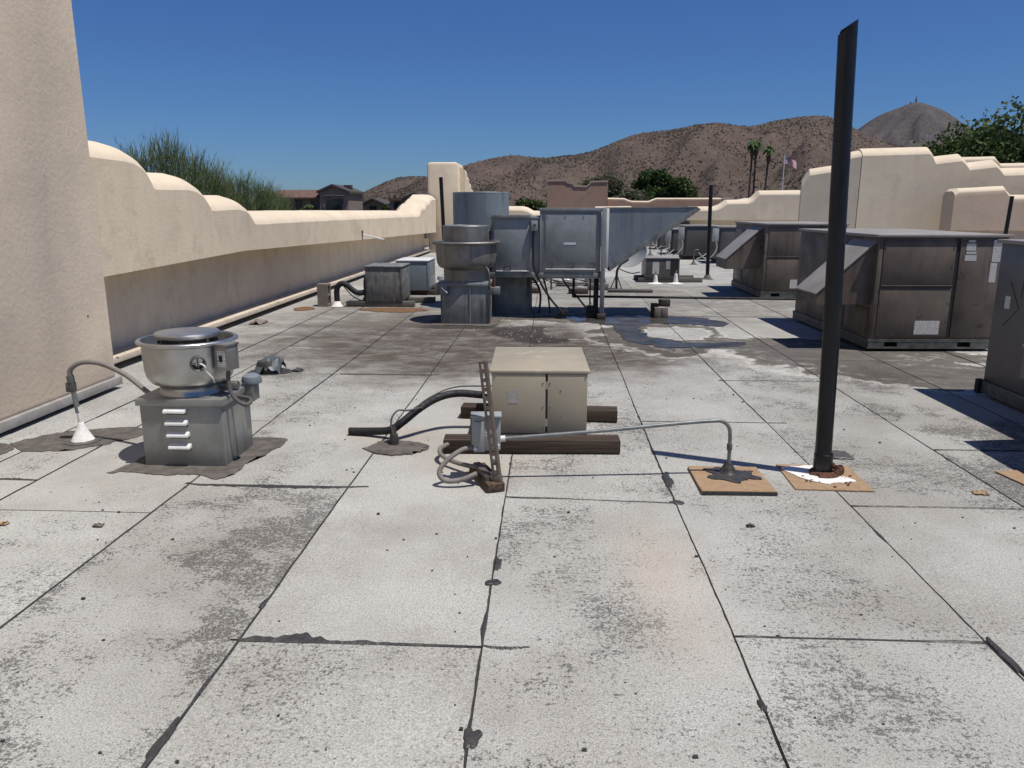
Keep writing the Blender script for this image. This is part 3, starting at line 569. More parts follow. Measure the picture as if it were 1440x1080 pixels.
# second building behind: brown tower and parapet, in shade
bb = thing('brown_building', 'brown stucco building block with notched top rising behind the metal air handler', 'building', (-0.2, 42, -4.6))
def tower_front(prof, y0, y1, z0):
    return MB().prism([(p[0], p[1]) for p in prof] + [(prof[-1][0], z0), (prof[0][0], z0)], 1, y0, y1)
bprof = [(0, 7.50), (0.94, 7.50), (1.05, 7.40), (1.30, 7.36), (1.42, 7.22), (2.05, 7.20), (2.2, 7.30), (2.3, 7.44), (3.18, 7.46)]
s = tower_front(bprof, 0, 0.25, 0)
MB().prism([(a, b + 0.003) for a, b in bprof] + [(a, b + 0.09) for a, b in bprof[::-1]], 1, -0.03, 0.28).build('coping', M['stucco_peach'], bb)  # paler strip paints the sunlit rim along the top
s.build('front_wall', M['stucco_brown'], bb); s = MB(); s.bm.free()
MB().box(2.88, 3.18, 0.252, 2.6, 0, 7.46).build('side_wall', M['stucco_brown'], bb); MB().box(0, 2.88, 2.3, 2.6, 0, 7.2).build('back_wall', M['stucco_brown'], bb)
xwall('parapet_wall', 'low reddish brown parapet of the building behind, running right from the brown block', 42.4,
      [(3.02, 2.07), (3.9, 2.05), (4.05, 1.98), (4.3, 1.91), (5.2, 1.9), (5.35, 1.97), (5.6, 2.06), (9.0, 2.06)], -4.5, 0.4, 0, M['stucco_brown'], r=0.06)
xwall('parapet_wall', 'thin cream parapet strip between the brown block and the metal hood', 36,
      [(2.0, 1.60), (3.6, 1.62), (3.75, 1.52), (5.1, 1.52)], 0.3, 0.4, 0, M['coping'], r=0.05)

# ================================================================== HOUSES AND TREES BEYOND
def windows(parent, items, y=-0.05):
    for x0, x1, z0, z1 in items:
        f = MB(); f.box(x0 - 0.12, x1 + 0.12, y - 0.06, y + 0.02, z0 - 0.12, z1 + 0.12); fo = f.build('window', M['tile_grey'], parent)
        bx('pane', M['glass'], fo, x0, x1, y - 0.075, y - 0.062, z0, z1)
h1 = thing('house', 'largest brown house with red tiled roof and arched gable above the left parapet', 'house', (-45.5, 130, -4.6))
bx('wall', M['house_olive'], h1, 0, 7.2, 0, 10, 0, 7.7)
r_ = MB(); r_.prism([(-0.9, 7.6), (-0.9, 7.8), (2.0, 9.1), (8.0, 9.1), (10.9, 7.8), (10.9, 7.6)], 0, -0.6, 7.0); ro = r_.build('roof', M['tile'], h1)
for k in range(20): bx('roof_rib', M['tile'], ro, -0.4 + k * 0.37, -0.26 + k * 0.37, -0.95, -0.83, 7.66, 7.86)
g = MB(); g.prism([(7.2, 0), (7.2, 8.6), (9.4, 9.5), (12.0, 8.5), (12.0, 0)], 1, -0.8, 9); g.build('gable_wall', M['house_stone'], h1)
g = MB(); g.prism([(6.8, 8.5), (6.8, 8.85), (9.4, 9.95), (12.4, 8.8), (12.4, 8.45), (9.4, 9.6)], 1, -1.2, 9.4); g.build('gable_roof', M['tile_grey'], h1)
bx('chimney', M['tile_grey'], h1, 10.3, 11.6, 3, 4, 9, 9.9)
windows(h1, [(0.6, 1.4, 5.2, 7.2), (3.0, 3.8, 5.2, 7.2), (5.6, 7.0, 5.2, 7.2)]); windows(h1, [(8.4, 11.0, 5.6, 7.4)], -0.85)
tb('balcony_rail', M['tile_grey'], h1, [(8.0, -1.1, 8.0), (9.7, -1.4, 8.1), (11.4, -1.1, 8.0)], 0.12, 5)
h1b = thing('house', 'low hipped brown house wing half hidden by the feathery tree', 'house', (-49.5, 131, -4.6))
bx('wall', M['house_stone'], h1b, 0, 3.8, 0, 8, 0, 7.2)
g = MB(); g.prism([(-0.6, 7.0), (-0.6, 7.4), (1.4, 8.9), (2.6, 8.6), (4.1, 7.7), (4.1, 7.0)], 1, -0.8, 8.6); g.build('roof', M['tile'], h1b); windows(h1b, [(1.4, 2.2, 4.6, 6.4)])
h2 = thing('house', 'low gabled dark roofed house in the middle above the left parapet', 'house', (-40.2, 160, -4.6))
bx('wall', M['house_olive'], h2, 0.6, 6.8, 0, 8, 0, 6.2)
g = MB(); g.prism([(0.6, 6.2), (3.8, 7.7), (6.8, 6.2)], 1, 0.01, 7.9); g.build('gable_wall', M['house_olive'], h2)
g = MB(); g.prism([(-0.2, 6.0), (-0.2, 6.3), (3.8, 8.1), (7.6, 6.4), (7.6, 6.1), (3.8, 7.8)], 1, -0.8, 8.6); g.build('roof', M['tile_grey'], h2)
windows(h2, [(3.1, 4.4, 5.0, 6.4)])
h3 = thing('house', 'smaller house with arched gable beside the cream corner tower', 'house', (-33.2, 160, -4.6))
bx('wall', M['house_stone'], h3, 0.2, 3.4, 0, 8, 0, 7.6); bx('roof', M['tile'], h3, -0.1, 3.6, -0.5, 8.4, 7.6, 8.1)
g = MB(); g.prism([(3.4, 0), (3.4, 8.0), (5.4, 8.8), (7.8, 8.0), (7.8, 0)], 1, -0.6, 8); g.build('gable_wall', M['house_olive'], h3)
g = MB(); g.prism([(3.0, 7.9), (3.0, 8.2), (5.4, 9.2), (8.4, 8.2), (8.4, 7.9), (5.4, 8.9)], 1, -1.0, 8.4); g.build('gable_roof', M['tile_grey'], h3)
bx('chimney', M['tile_grey'], h3, 0.3, 1.0, 3, 3.8, 8.1, 8.6); windows(h3, [(1.2, 2.4, 6.0, 7.2)]); windows(h3, [(4.4, 6.4, 6.2, 7.6)], -0.65)

def small_house(x, y, w_, h, m, label, roofm=None, rise=0.0, gr=None):
    t = thing('house', label, 'house', (x, y, -4.6), 0, gr)
    bx('wall', m, t, 0, w_, 0, 7, 0, h)
    if rise: MB().prism([(-0.4, h - 0.1), (w_ / 2, h + rise), (w_ + 0.4, h - 0.1)], 1, -0.4, 7.4).build('roof', roofm, t)
    else: bx('roof', roofm or m, t, -0.2, w_ + 0.2, -0.2, 7.2, h, h + 0.25)
    windows(t, [(w_ * 0.2, w_ * 0.35, h - 2.2, h - 0.9), (w_ * 0.6, w_ * 0.8, h - 2.2, h - 0.9)])
small_house(26.5, 140, 5, 7.6, M['house_white'], 'white flat roofed house showing between the dark green trees')
small_house(33.5, 150, 9, 7.1, M['house_white'], 'white house with a pale gabled roof left of the near dark pipe', M['house_white'], 0.9)
small_house(37, 140, 7, 6.7, M['house_stone'], 'low grey roofed house just over the back wall', M['tile_grey'], 0.7)
small_house(44, 165, 6, 8.0, M['house_peach'], 'peach gabled house right of the thin far pipe', M['house_peach'], 0.7)
small_house(49, 160, 6, 7.4, M['house_white'], 'white house behind the grey green bushes under the palms', M['house_white'], 0.6)
small_house(52.0, 150, 4.5, 8.0, M['house_peach'], 'peach flat roofed house beside the foot of the flagpole', None, 0)
small_house(57.0, 152, 8.5, 9.0, M['house_peach'], 'peach house with low gabled roof between flagpole and corner block', M['house_peach'], 0.9)

def leaves(name, centers, n, size, m, parent, flat=0.6):
    """many small leaf faces filling overlapping clumps; centers: (x,y,z,rx,ry,rz)"""
    C = np.array(centers, float); wts = C[:, 3] * C[:, 4] * C[:, 5]; wts = wts ** 0.8 / (wts ** 0.8).sum()
    k = rng.choice(len(C), n, p=wts); d = rng.normal(size=(n, 3)); d /= np.linalg.norm(d, axis=1)[:, None]
    rad = (0.35 + 0.65 * rng.random(n) ** 0.5) * (1 + 0.12 * rng.normal(size=n)); P = C[k, :3] + d * C[k, 3:] * rad[:, None]
    a = rng.normal(size=(n, 3)); a /= np.linalg.norm(a, axis=1)[:, None]; b = np.cross(a, rng.normal(size=(n, 3))); b /= np.linalg.norm(b, axis=1)[:, None]
    s_ = size * (0.5 + rng.random(n))[:, None]
    V = np.stack([P - a * s_, P + b * s_ * flat, P + a * s_, P - b * s_ * flat], 1).reshape(-1, 3)
    return from_np(name, V, np.arange(n * 4).reshape(-1, 4), m, parent)
def tree(label, x, y, z0, h, rad, n, size, m, trunk=0.18, clumps=14, squash=0.8, name='tree', low=0.25, gr=None, multi=False):
    t = thing(name, label, 'tree', (x, y, z0), 0, gr); cs = []
    for k in range(clumps):
        a = random.random() * 2 * PI; rr = rad * (0.25 + 0.6 * random.random()); zz = h * (low + (1 - low) * random.random() ** 0.9)
        q = 1 - abs((zz / h - 0.6)) * 0.9; cs.append((math.cos(a) * rr * q, math.sin(a) * rr * q, zz * 0.92, rad * random.uniform(.26, .46), rad * random.uniform(.26, .46), rad * random.uniform(.22, .38) * squash))
    tr = MB(); tr.tube([(0, 0, 0), (0.1, 0, h * 0.3), (0, 0.1, h * 0.65)], [trunk, trunk * 0.8, trunk * 0.4], 8)
    for c in cs[:8]: tr.tube(catmull([(0.05, 0, h * 0.25), (c[0] * 0.4, c[1] * 0.4, h * 0.25 + (c[2] - h * .25) * 0.6), c[:3]], 3), [trunk * 0.45 * (1 - 0.12 * q) for q in range(7)], 6)
    tr.build('trunk', M['bark'], t); leaves('crown', cs, n, size, m, t); return t
# leafy tree at the right edge, close to the corner block
rtree = tree('broad leafy green tree rising behind the corner block at the right edge', 19.3, 35, -4.6, 9.9, 4.4, 42000, 0.10, M['leaf_green'], 0.3, 46, 0.9, low=0.42)
tree('dark green bushy tree just right of the brown building block', 6.2, 64, -4.6, 7.9, 2.2, 14000, 0.13, M['leaf_olive'], low=0.5, clumps=26)
tree('grey green tree right behind the top corner of the brown block', 4.1, 66, -4.6, 8.9, 2.3, 14000, 0.13, M['leaf_olive'], low=0.5, clumps=26)
tree('tall dark green tree, tallest in the middle of the far tree group', 8.9, 70, -4.6, 9.9, 2.0, 16000, 0.12, M['leaf_dark'], low=0.5, clumps=30)
tree('dark green tree left of the tallest one in the far group', 7.6, 68, -4.6, 8.0, 1.4, 12000, 0.12, M['leaf_dark'], low=0.5, clumps=30)
tree('bright green tree at the right end of the far tree group', 11.5, 70, -4.6, 9.0, 2.2, 16000, 0.12, M['leaf_green'], low=0.5, clumps=30)
tree('light green bush between the round metal drum and the brown block', -1.2, 44, -4.6, 6.95, 1.3, 9000, 0.08, M['leaf_green'], 0.12, low=0.45)
tree('small light green bush behind the back wall left of the brown block', -2.1, 46, -4.6, 6.6, 0.9, 4000, 0.08, M['leaf_green'], 0.1, low=0.45)
tree('low dark green bush by the houses behind the thin far pipe', 25.5, 110, -4.6, 7.2, 2.0, 3500, 0.2, M['leaf_dark'], low=0.5)
tree('grey green bush under the three palms', 30.5, 112, -4.6, 7.3, 2.2, 5000, 0.2, M['leaf_olive'], low=0.4)
tree('grey green bush left of the palms on the ridge of the back wall', 27.9, 112, -4.6, 6.9, 1.9, 4000, 0.2, M['leaf_olive'], low=0.4)
tree('green bush between the tall palms and the flagpole', 33.0, 115, -4.6, 7.6, 1.7, 4000, 0.2, M['leaf_olive'], low=0.4)
tree('dark round bush on the slope left of the black post', 60.0, 165, -4.6, 12.2, 3.2, 5000, 0.3, M['leaf_dark'], low=0.4)
tree('green bush in front of the largest house with the tiled roof', -38.2, 120, -4.6, 7.4, 1.6, 3500, 0.18, M['leaf_palo'], low=0.3)
tree('small green bush left of the gable of the largest house', -42.5, 121, -4.6, 7.0, 1.2, 2500, 0.18, M['leaf_palo'], low=0.3)
tree('dark bush between the two gabled houses by the cream tower', -30.5, 140, -4.6, 7.0, 2.0, 3500, 0.2, M['leaf_dark'], low=0.3)
tree('wide dark bush at the foot of the smaller arched house', -27.5, 142, -4.6, 6.9, 2.0, 3500, 0.2, M['leaf_dark'], low=0.3)

def palm(label, x, y, z0, h, lean, s_=1.0):
    t = thing('palm_tree', label, 'palm', (x, y, z0)); n = 9
    tb('trunk', M['bark'], t, [(0, 0, 0), (lean * 0.3, 0, h * 0.5), (lean, 0, h)], [0.19, 0.15, 0.14], 8)
    MB().tube([(lean, 0, h - 1.9 * s_), (lean, 0, h - 1.0 * s_), (lean, 0, h)], [0.16, 0.34, 0.25], 8).build('dead_skirt', M['bark'], t)
    V = []; F = []
    for k in range(46):
        a = random.random() * 2 * PI; el = random.uniform(-0.5, 1.4); L = random.uniform(0.8, 1.25) * s_
        d = Vector((math.cos(a) * math.cos(el), math.sin(a) * math.cos(el), math.sin(el))); sd = d.cross(Vector((0, 0, 1))).normalized() * 0.22
        p0 = Vector((lean, 0, h)); p1 = p0 + d * L * 0.6; p2 = p0 + d * L + Vector((0, 0, -0.45))
        b = len(V); V += [p0, p1 + sd, p2 + sd * 0.3, p1 - sd, p1 + Vector((0, 0, 0.2))]; F += [(b, b + 1, b + 4), (b + 1, b + 2, b + 4), (b + 2, b + 3, b + 4), (b + 3, b, b + 4)]
    from_np('crown', [tuple(v) for v in V], F, M['leaf_dark'], t)
palm('tall palm, left of the close pair on the hillside', 29.5, 120, -4.6, 15.0, 0.1)
palm('tall palm, right of the close pair on the hillside', 30.4, 121, -4.6, 15.2, 0.0)
palm('single palm standing between the palm pair and the flag', 31.7, 120, -4.6, 14.3, 0.35)
palm('small far palm head showing above the corner block beside the black post', 52.0, 118, -4.6, 13.6, 0.2, 1.1)

# feathery palo verde beyond the left parapet
def palo(label, x, y, z0, clumps, n):
    t = thing('palo_verde_tree', label, 'tree', (x, y, z0)); V = []; F = []; tr = MB()
    for (cx, cy, cz, hh, lean) in clumps:
        tr.tube(catmull([(0, 0, 0), (cx * 0.5, cy * 0.5, cz * 0.55), (cx, cy, cz)], 4), [0.09 * (1 - 0.09 * q) for q in range(9)], 6)
        for k in range(n):
            a = random.random() * 2 * PI; r0 = random.random() ** 0.5 * 0.5
            p0 = Vector((cx + math.cos(a) * r0 * 0.6, cy + math.sin(a) * r0 * 0.6, cz + random.uniform(-0.8, 0.45) * hh))
            d = Vector((lean + math.cos(a) * r0 * 0.5 + random.gauss(0, .12), math.sin(a) * r0 * 0.5 + lean * 0.9 + random.gauss(0, .12), 1)).normalized()
            L = random.uniform(0.25, 0.8) * hh; w_ = 0.006
            p1 = p0 + d * L * 0.5 + Vector((random.gauss(0, .02), random.gauss(0, .02), 0)); p2 = p0 + d * L + Vector((random.gauss(0, .05), random.gauss(0, .05), -0.02))
            sd = Vector((random.gauss(0, 1), random.gauss(0, 1), 0)).normalized() * w_; b = len(V)
            V += [p0 - sd, p0 + sd, p1 - sd, p1 + sd, p2]; F += [(b, b + 1, b + 3), (b, b + 3, b + 2), (b + 2, b + 3, b + 4)]
            for q in range(3):
                s0 = p0.lerp(p2, random.uniform(0.2, 0.9)); d2 = (d + Vector((random.gauss(0, .35), random.gauss(0, .35), random.gauss(0, .2)))).normalized(); b = len(V)
                V += [s0 - sd * 0.9, s0 + sd * 0.9, s0 + d2 * random.uniform(0.08, 0.26) * hh]; F += [(b, b + 1, b + 2)]
    tr.build('trunk', M['bark'], t); from_np('crown', [tuple(v) for v in V], F, M['leaf_palo'], t)
palo('feathery green palo verde tree, taller one, beyond the scalloped left wall', -9.0, 18.2, -4.6,
     [(-0.3, -0.6, 6.7, 1.0, -0.05), (0.0, 0.1, 6.9, 1.0, 0.0), (0.1, 0.9, 6.75, 0.9, 0.1), (0.3, 1.6, 6.5, 0.9, 0.18), (0.2, 2.2, 6.3, 0.85, 0.3), (-0.5, 0.0, 6.2, 1.0, 0), (0.2, 0.6, 6.0, 1.0, 0.05), (0.5, 2.0, 5.9, 0.9, 0.2), (-0.6, -1.4, 6.0, 0.9, -0.1)], 430)
palo('feathery green palo verde tree, lower one, left of the tiled roof house', -9.0, 22.2, -4.6,
     [(-0.2, -0.4, 6.3, 0.85, 0.0), (0.0, 0.4, 6.35, 0.85, 0.1), (0.2, 1.3, 6.2, 0.9, 0.25), (0.1, 2.1, 6.15, 0.8, 0.3), (0.3, 2.6, 5.9, 0.8, 0.3), (-0.2, 0.9, 5.9, 0.8, 0.1), (0.2, 1.8, 5.8, 0.8, 0.2), (0, 3.2, 5.7, 0.7, 0.35), (0, -1.2, 5.8, .8, 0)], 430)

# flag on its pole
fl = thing('flagpole', 'thin flagpole flying a striped flag in front of the hill', 'flagpole', (31.5, 110, -4.6))
tb('pole', M['bright'], fl, [(0, 0, 0), (0, 0, 13.2)], 0.07, 8)
def flag_mat():
    t = NT('striped_flag'); o = t.sep(t.n('ShaderNodeTexCoord').outputs['UV'])
    st = t.math('LESS_THAN', t.math('FRACT', t.math('MULTIPLY', o[1], 6.5)), 0.5)
    c = t.mix(st, (0.7, 0.7, 0.7), (0.45, 0.03, 0.04))
    canton = t.math('MULTIPLY', t.math('LESS_THAN', o[0], 0.4), t.math('GREATER_THAN', o[1], 0.46))
    fu = t.math('FRACT', t.math('MULTIPLY', o[0], 15)); fv = t.math('FRACT', t.math('MULTIPLY', o[1], 16))
    du = t.math('SUBTRACT', fu, .5); dv = t.math('SUBTRACT', fv, .5)
    star = t.math('LESS_THAN', t.math('ADD', t.math('MULTIPLY', du, du), t.math('MULTIPLY', dv, dv)), 0.07)
    return t.fin(t.mix(canton, c, t.mix(star, (0.03, 0.04, 0.13), (0.7, 0.7, 0.7))), 0.8)
V = []; F = []; nx, ny = 18, 8; uvs = []
for j in range(ny + 1):
    for i in range(nx + 1):
        u, v = i / nx, j / ny; V.append((0.08 + 1.65 * u, 0.25 * math.sin(u * 7 + v) * u, 12.95 - 1.05 * (1 - v) - 0.75 * u ** 1.3 + 0.06 * math.sin(u * 9)))
for j in range(ny):
    for i in range(nx): a = j * (nx + 1) + i; F.append((a, a + 1, a + nx + 2, a + nx + 1))
fo = from_np('flag', V, F, flag_mat(), fl); uvl = fo.data.uv_layers.new(name='UVMap')
for lp_ in fo.data.loops: i = lp_.vertex_index; uvl.data[lp_.index].uv = ((i % (nx + 1)) / nx, (i // (nx + 1)) / ny)

# ================================================================== ROOFTOP OBJECTS
def exhaust_fan(t, cw, cd, ch, rb, z_rim, z_neck, r_neck, z_band, r_band, mb, mc, lid=True, big=False):
    """upblast exhaust fan on a curb; local origin at the front-left corner of the curb foot; front faces -Y"""
    cx, cy = cw / 2 - (0.02 if lid and not big else 0), cd / 2
    bx('curb', mc, t, 0, cw, 0, cd, 0.0, ch - 0.045, bev=0.004)
    bx('curb_cap', mc, t, -0.018, cw + 0.018, -0.018, cd + 0.018, ch - 0.045, ch, bev=0.006)
    b = MB(); z0 = ch; H = z_rim - z_neck
    b.lathe([(r_neck * 1.04, z0), (r_neck * 1.03, z0 + 0.012), (r_neck, z0 + 0.02), (r_neck, z_neck - 0.012), (r_neck * 1.03, z_neck), (r_neck * 1.12, z_neck + 0.01)], (cx, cy, 0))
    b.build('neck', mb, t)
    b = MB(); pr = []
    for k in range(11):
        a = k / 10 * PI / 2; pr.append((r_neck * 1.1 + (rb * 0.985 - r_neck * 1.1) * math.sin(a) ** 0.85, z_neck + 0.01 + H * 0.42 * (1 - math.cos(a))))
    pr += [(rb, z_rim - H * 0.3), (rb * 1.0, z_rim - 0.02)]
    lip = 0.022 * rb / 0.32
    for k in range(9): a = -PI / 2 + k / 8 * PI * 1.25; pr.append((rb + lip * 0.9 + lip * math.cos(a) * 0.9 - 0.004, z_rim + lip * 0.75 * math.sin(a)))
    pr += [(rb * 0.99, z_rim - 0.02), (rb * 0.97, z_rim - H * 0.4), (rb * 0.8, z_rim - H * 0.75), (r_neck, z_rim - H * 0.9)]
    b.lathe(pr, (cx, cy, 0), 64); b.build('bowl', mb, t)
    b = MB(); b.lathe([(0.0, z_band - 0.035), (r_band * 0.9, z_band - 0.035)] if big else [(r_band * 0.93, z_neck + H * 0.3), (r_band * 0.93, z_band - 0.05)], (cx, cy, 0)); 
    if not big: b.build('windband', mb, t)
    else:
        b.bm.free(); b = MB(); b.lathe([(r_band, z_neck + H * 0.4), (r_band, z_band), (r_band * 0.985, z_band + 0.006), (r_band * 0.97, z_band), (r_band * 0.97, z_band - 0.18)], (cx, cy, 0)); b.build('windband', mb, t)
    b = MB(); b.lathe([(r_band * 0.96, z_band - 0.028), (r_band, z_band - 0.022), (r_band * 1.005, z_band - 0.004), (r_band * 0.985, z_band + 0.004), (r_band * 0.8, z_band + 0.006), (0, z_band + 0.007)], (cx, cy, 0)); b.build('lid', mb if not big else M['galv_blue'], t, sharp=12)
    for k in range(4):
        a = PI / 4 + k * PI / 2 + 0.3; x, y = cx + math.cos(a) * r_band * 0.96, cy + math.sin(a) * r_band * 0.96
        tb('bracket', M['rail'], t, [(x, y, z_rim - H * 0.5), (x, y, z_band - 0.02)], 0.009, 6)
    return cx, cy

f1 = thing('exhaust_fan', 'nearest spun aluminium exhaust fan with wide bowl on a louvred grey curb, left foreground', 'exhaust fan', (-2.475, 4.385, 0))
cx, cy = exhaust_fan(f1, 0.505, 0.44, 0.43, 0.268, 0.755, 0.485, 0.185, 0.80, 0.19, M['spun'], M['curb_galv'])
for k, z in enumerate((0.345, 0.27, 0.195, 0.12)):
    x0 = 0.155 + k * 0.004; m_ = MB(); m_.prism([(-0.032, z), (-0.03, z + 0.012), (0.0, z + 0.028), (0.0, z + 0.004)], 0, x0, x0 + 0.135); m_.build('louvre', M['bright'], f1)
    bx('louvre_slot', M['dark'], f1, x0 + 0.006, x0 + 0.13, -0.002, 0.01, z - 0.014, z + 0.002)
# port in the bowl with cross grille
def on_bowl(ang, z, r): return Vector((cx + math.cos(ang) * r, cy + math.sin(ang) * r, z))
pa = R(-55); d_ = Vector((math.cos(pa), math.sin(pa), 0)); pc = on_bowl(pa, 0.645, 0.262)
pp = MB(); pp.lathe([(0.044, -0.02), (0.047, 0.016), (0.043, 0.022), (0.036, 0.016), (0.036, -0.015)], pc, 24, axis=d_); port = pp.build('motor_port', M['rail'], f1)
pp = MB(); pp.lathe([(0.0, 0.003), (0.037, 0.003)], pc, 24, axis=d_); pp.build('port_shade', M['dark'], port)
tan = Vector((-d_.y, d_.x, 0))
for v_ in (tan, Vector((0, 0, 1))): tb('grille_bar', M['rail'], port, [pc + d_ * 0.012 - v_ * 0.037, pc + d_ * 0.012 + v_ * 0.037], 0.0035, 6)
tb('white_cable', M['white_cable'], f1, [pc + d_ * 0.01 + tan * 0.012, pc + d_ * 0.05 + tan * 0.03 + Vector((0, 0, -0.012)), on_bowl(R(-48), 0.60, 0.30), on_bowl(R(-40), 0.55, 0.29), on_bowl(R(-34), 0.515, 0.25), on_bowl(R(-26), 0.52, 0.23)], 0.005, 8, 6)
# switch box on the bowl
ja = R(-24); jm = Matrix.Translation(on_bowl(ja, 0.67, 0.325)) @ Matrix.Rotation(R(-18), 4, 'Z')
jb = MB(); jb.box(-0.05, 0.04, -0.055, 0.055, -0.075, 0.075, bev=0.004, mat=jm); jo = jb.build('switch_box', M['spun_dull'], f1)
bx2 = MB(); bx2.box(-0.055, 0.047, -0.06, 0.06, 0.075, 0.087, bev=0.002, mat=jm); bx2.build('box_lid', M['spun_dull'], jo)
st = MB(); st.box(-0.025, 0.032, -0.0575, -0.0555, -0.05, 0.045, mat=jm); st.build('warning_label', M['print_few'], jo)
st = MB(); st.box(-0.012, 0.014, -0.0595, -0.0575, -0.02, 0.018, mat=jm); st.build('switch_lever', M['dark'], jo)
p0 = jm @ Vector((0.0, 0, -0.075))
tb('flexible_conduit', M['flex_dark'], f1, [p0, p0 + Vector((0.0, -0.01, -0.06)), p0 + Vector((0.02, -0.03, -0.14)), p0 + Vector((0.07, -0.04, -0.195)), p0 + Vector((0.11, -0.02, -0.215)), p0 + Vector((0.10, 0.04, -0.19)), p0 + Vector((-0.08, 0.05, -0.17))], 0.0125, 10, 6)
tb('drain_pipe', M['spun_dull'], f1, [(0.37, 0.24, 0.463), (0.52, 0.24, 0.463)], 0.026, 14)
gb = MB(); gb.box(0.515, 0.575, 0.33, 0.44, 0.33, 0.445, bev=0.006); gb.build('grease_box', M['spun_dull'], f1)
gb = MB(); gb.lathe([(0.062, 0.445), (0.066, 0.46), (0.056, 0.49), (0.03, 0.505), (0, 0.508)], (0.55, 0.385, 0), 20); gb.build('grease_lid', M['galv_blue'], f1)
# weathered mastic at the fan foot
pts = [(-2.64, 4.24), (-2.5, 4.26), (-2.3, 4.22), (-2.1, 4.24), (-1.92, 4.16), (-1.87, 4.3), (-1.86, 4.5), (-1.80, 4.7), (-1.78, 4.95), (-1.9, 5.0), (-2.1, 4.98), (-2.45, 4.9), (-2.56, 4.75), (-2.58, 4.45)]
def patch(name, pts, m, z, parent=None, h=0.003, amp=0.016, n=14):
    c = catmull([(x, y, 0) for x, y in pts] + [(pts[0][0], pts[0][1], 0)], n)[:-1]; bm = bmesh.new()
    lo = []; hi = []
    for p in c:
        q = (mnoise.noise(Vector((p.x * 17, p.y * 17, 1))) + 0.6 * mnoise.noise(Vector((p.x * 47, p.y * 47, 5)))) * amp * 1.3; lo.append(bm.verts.new((p.x + q, p.y - q, 0.0005))); hi.append(bm.verts.new((p.x + q * 0.9, p.y - q * 0.9, z)))
    for k in range(len(c)): bm.faces.new((lo[k], lo[(k + 1) % len(c)], hi[(k + 1) % len(c)], hi[k]))
    f = bm.faces.new(hi); bmesh.ops.triangulate(bm, faces=[f]); s = MB(); s.bm.free(); s.bm = bm; return s.build(name, m, parent)
patch('mastic_patch', pts, M['tar_grey'], 0.0055, roof)
patch('mastic_patch', [(-3.62, 4.78), (-3.4, 4.62), (-3.1, 4.68), (-2.93, 4.85), (-2.82, 5.08), (-3.0, 5.2), (-3.3, 5.12), (-3.5, 4.98)], M['tar_grey'], 0.0058, roof)
patch('mastic_patch', [(-3.1, 5.7), (-2.8, 5.6), (-2.6, 5.7), (-2.55, 5.9), (-2.9, 6.1), (-3.15, 5.95)], M['tar_grey'], 0.0056, roof)
patch('mastic_patch', [(-3.9, 4.6), (-3.62, 4.5), (-3.5, 4.62), (-3.6, 4.75), (-3.85, 4.8)], M['tar_grey'], 0.0057, roof)

# conduit stub with white boot
c1 = thing('conduit_riser', 'conduit riser with white sealed foot arching over to the nearest fan', 'conduit', (-3.17, 4.87, 0))
b = MB(); b.lathe([(0.075, 0.006), (0.06, 0.03), (0.04, 0.07), (0.024, 0.11), (0.018, 0.13), (0, 0.13)], (0, 0, 0), 20)
for v in b.bm.verts: v.co += Vector(v.co).normalized() * 0.008 * mnoise.noise(v.co * 30)
b.build('sealant_cone', M['white'], c1)
b = MB(); b.lathe([(0.12, 0.005), (0.12, 0.011), (0, 0.011)], (0.01, -0.01, 0), 20); b.build('base_plate', M['rail'], c1)
tb('lower_pipe', M['white'], c1, [(0, 0, 0.12), (-0.008, 0, 0.24)], 0.014, 12); tb('pipe', M['conduit'], c1, [(-0.008, 0, 0.2), (-0.03, 0, 0.43)], 0.0165, 12)
bx('clamp', M['flex_dark'], c1, -0.062, -0.006, -0.02, 0.02, 0.345, 0.41, bev=0.006); tb('coupling', M['rail'], c1, [(-0.028, 0, 0.41), (-0.032, 0, 0.455)], 0.024, 12)
tb('flexible_conduit', M['flex'], c1, [(-0.032, 0, 0.44), (-0.02, 0, 0.50), (0.06, 0, 0.545), (0.2, -0.01, 0.54), (0.38, -0.05, 0.475), (0.56, -0.13, 0.38), (0.72, -0.22, 0.31)], 0.0165, 12, 6)

# beige condensing box
bc = thing('condenser_box', 'clean beige metal equipment box on two dark timbers in the middle of the roof', 'equipment box', (-0.385, 4.845, 0.092), R(1.5))
W = 0.645; D = 0.86; Hh = 0.435
bx('cabinet', M['beige'], bc, 0.012, W - 0.012, 0.012, D - 0.01, 0.0, Hh - 0.02, bev=0.004)
bx('top_cover', M['beige'], bc, 0, W + 0.004, -0.004, D, Hh - 0.022, Hh, bev=0.005)
bx('door_panel', M['beige'], bc, 0.012, 0.362, 0.0, 0.011, 0.014, Hh - 0.024, bev=0.003)
bx('door_panel', M['beige'], bc, 0.376, W - 0.012, 0.0, 0.011, 0.014, Hh - 0.024, bev=0.003)
bx('door_gap', M['dark'], bc, 0.3625, 0.3755, 0.004, 0.0115, 0.02, Hh - 0.024)
for z in (0.06, 0.31): bx('gap_cover', M['beige'], bc, 0.362, 0.377, 0.001, 0.0035, z, z + 0.05)
bx('base_rail', M['rail'], bc, 0.008, W - 0.008, 0.002, 0.011, 0.0, 0.0135)
bx('foil_label', M['label_plain'], bc, 0.115, 0.185, -0.0015, -0.0002, 0.215, 0.305)
for x, z in ((0.345, 0.05), (0.345, 0.19), (0.345, 0.35), (0.39, 0.35), (0.39, 0.19), (0.46, 0.30), (0.46, 0.13), (0.03, 0.39), (0.62, 0.39), (0.03, 0.03), (0.62, 0.03)):
    m_ = MB(); m_.lathe([(0.0045, 0), (0.0045, 0.003), (0, 0.0038)], (x, 0.0, z), 8, axis=Vector((0, -1, 0))); m_.build('screw', M['rail'], bc)
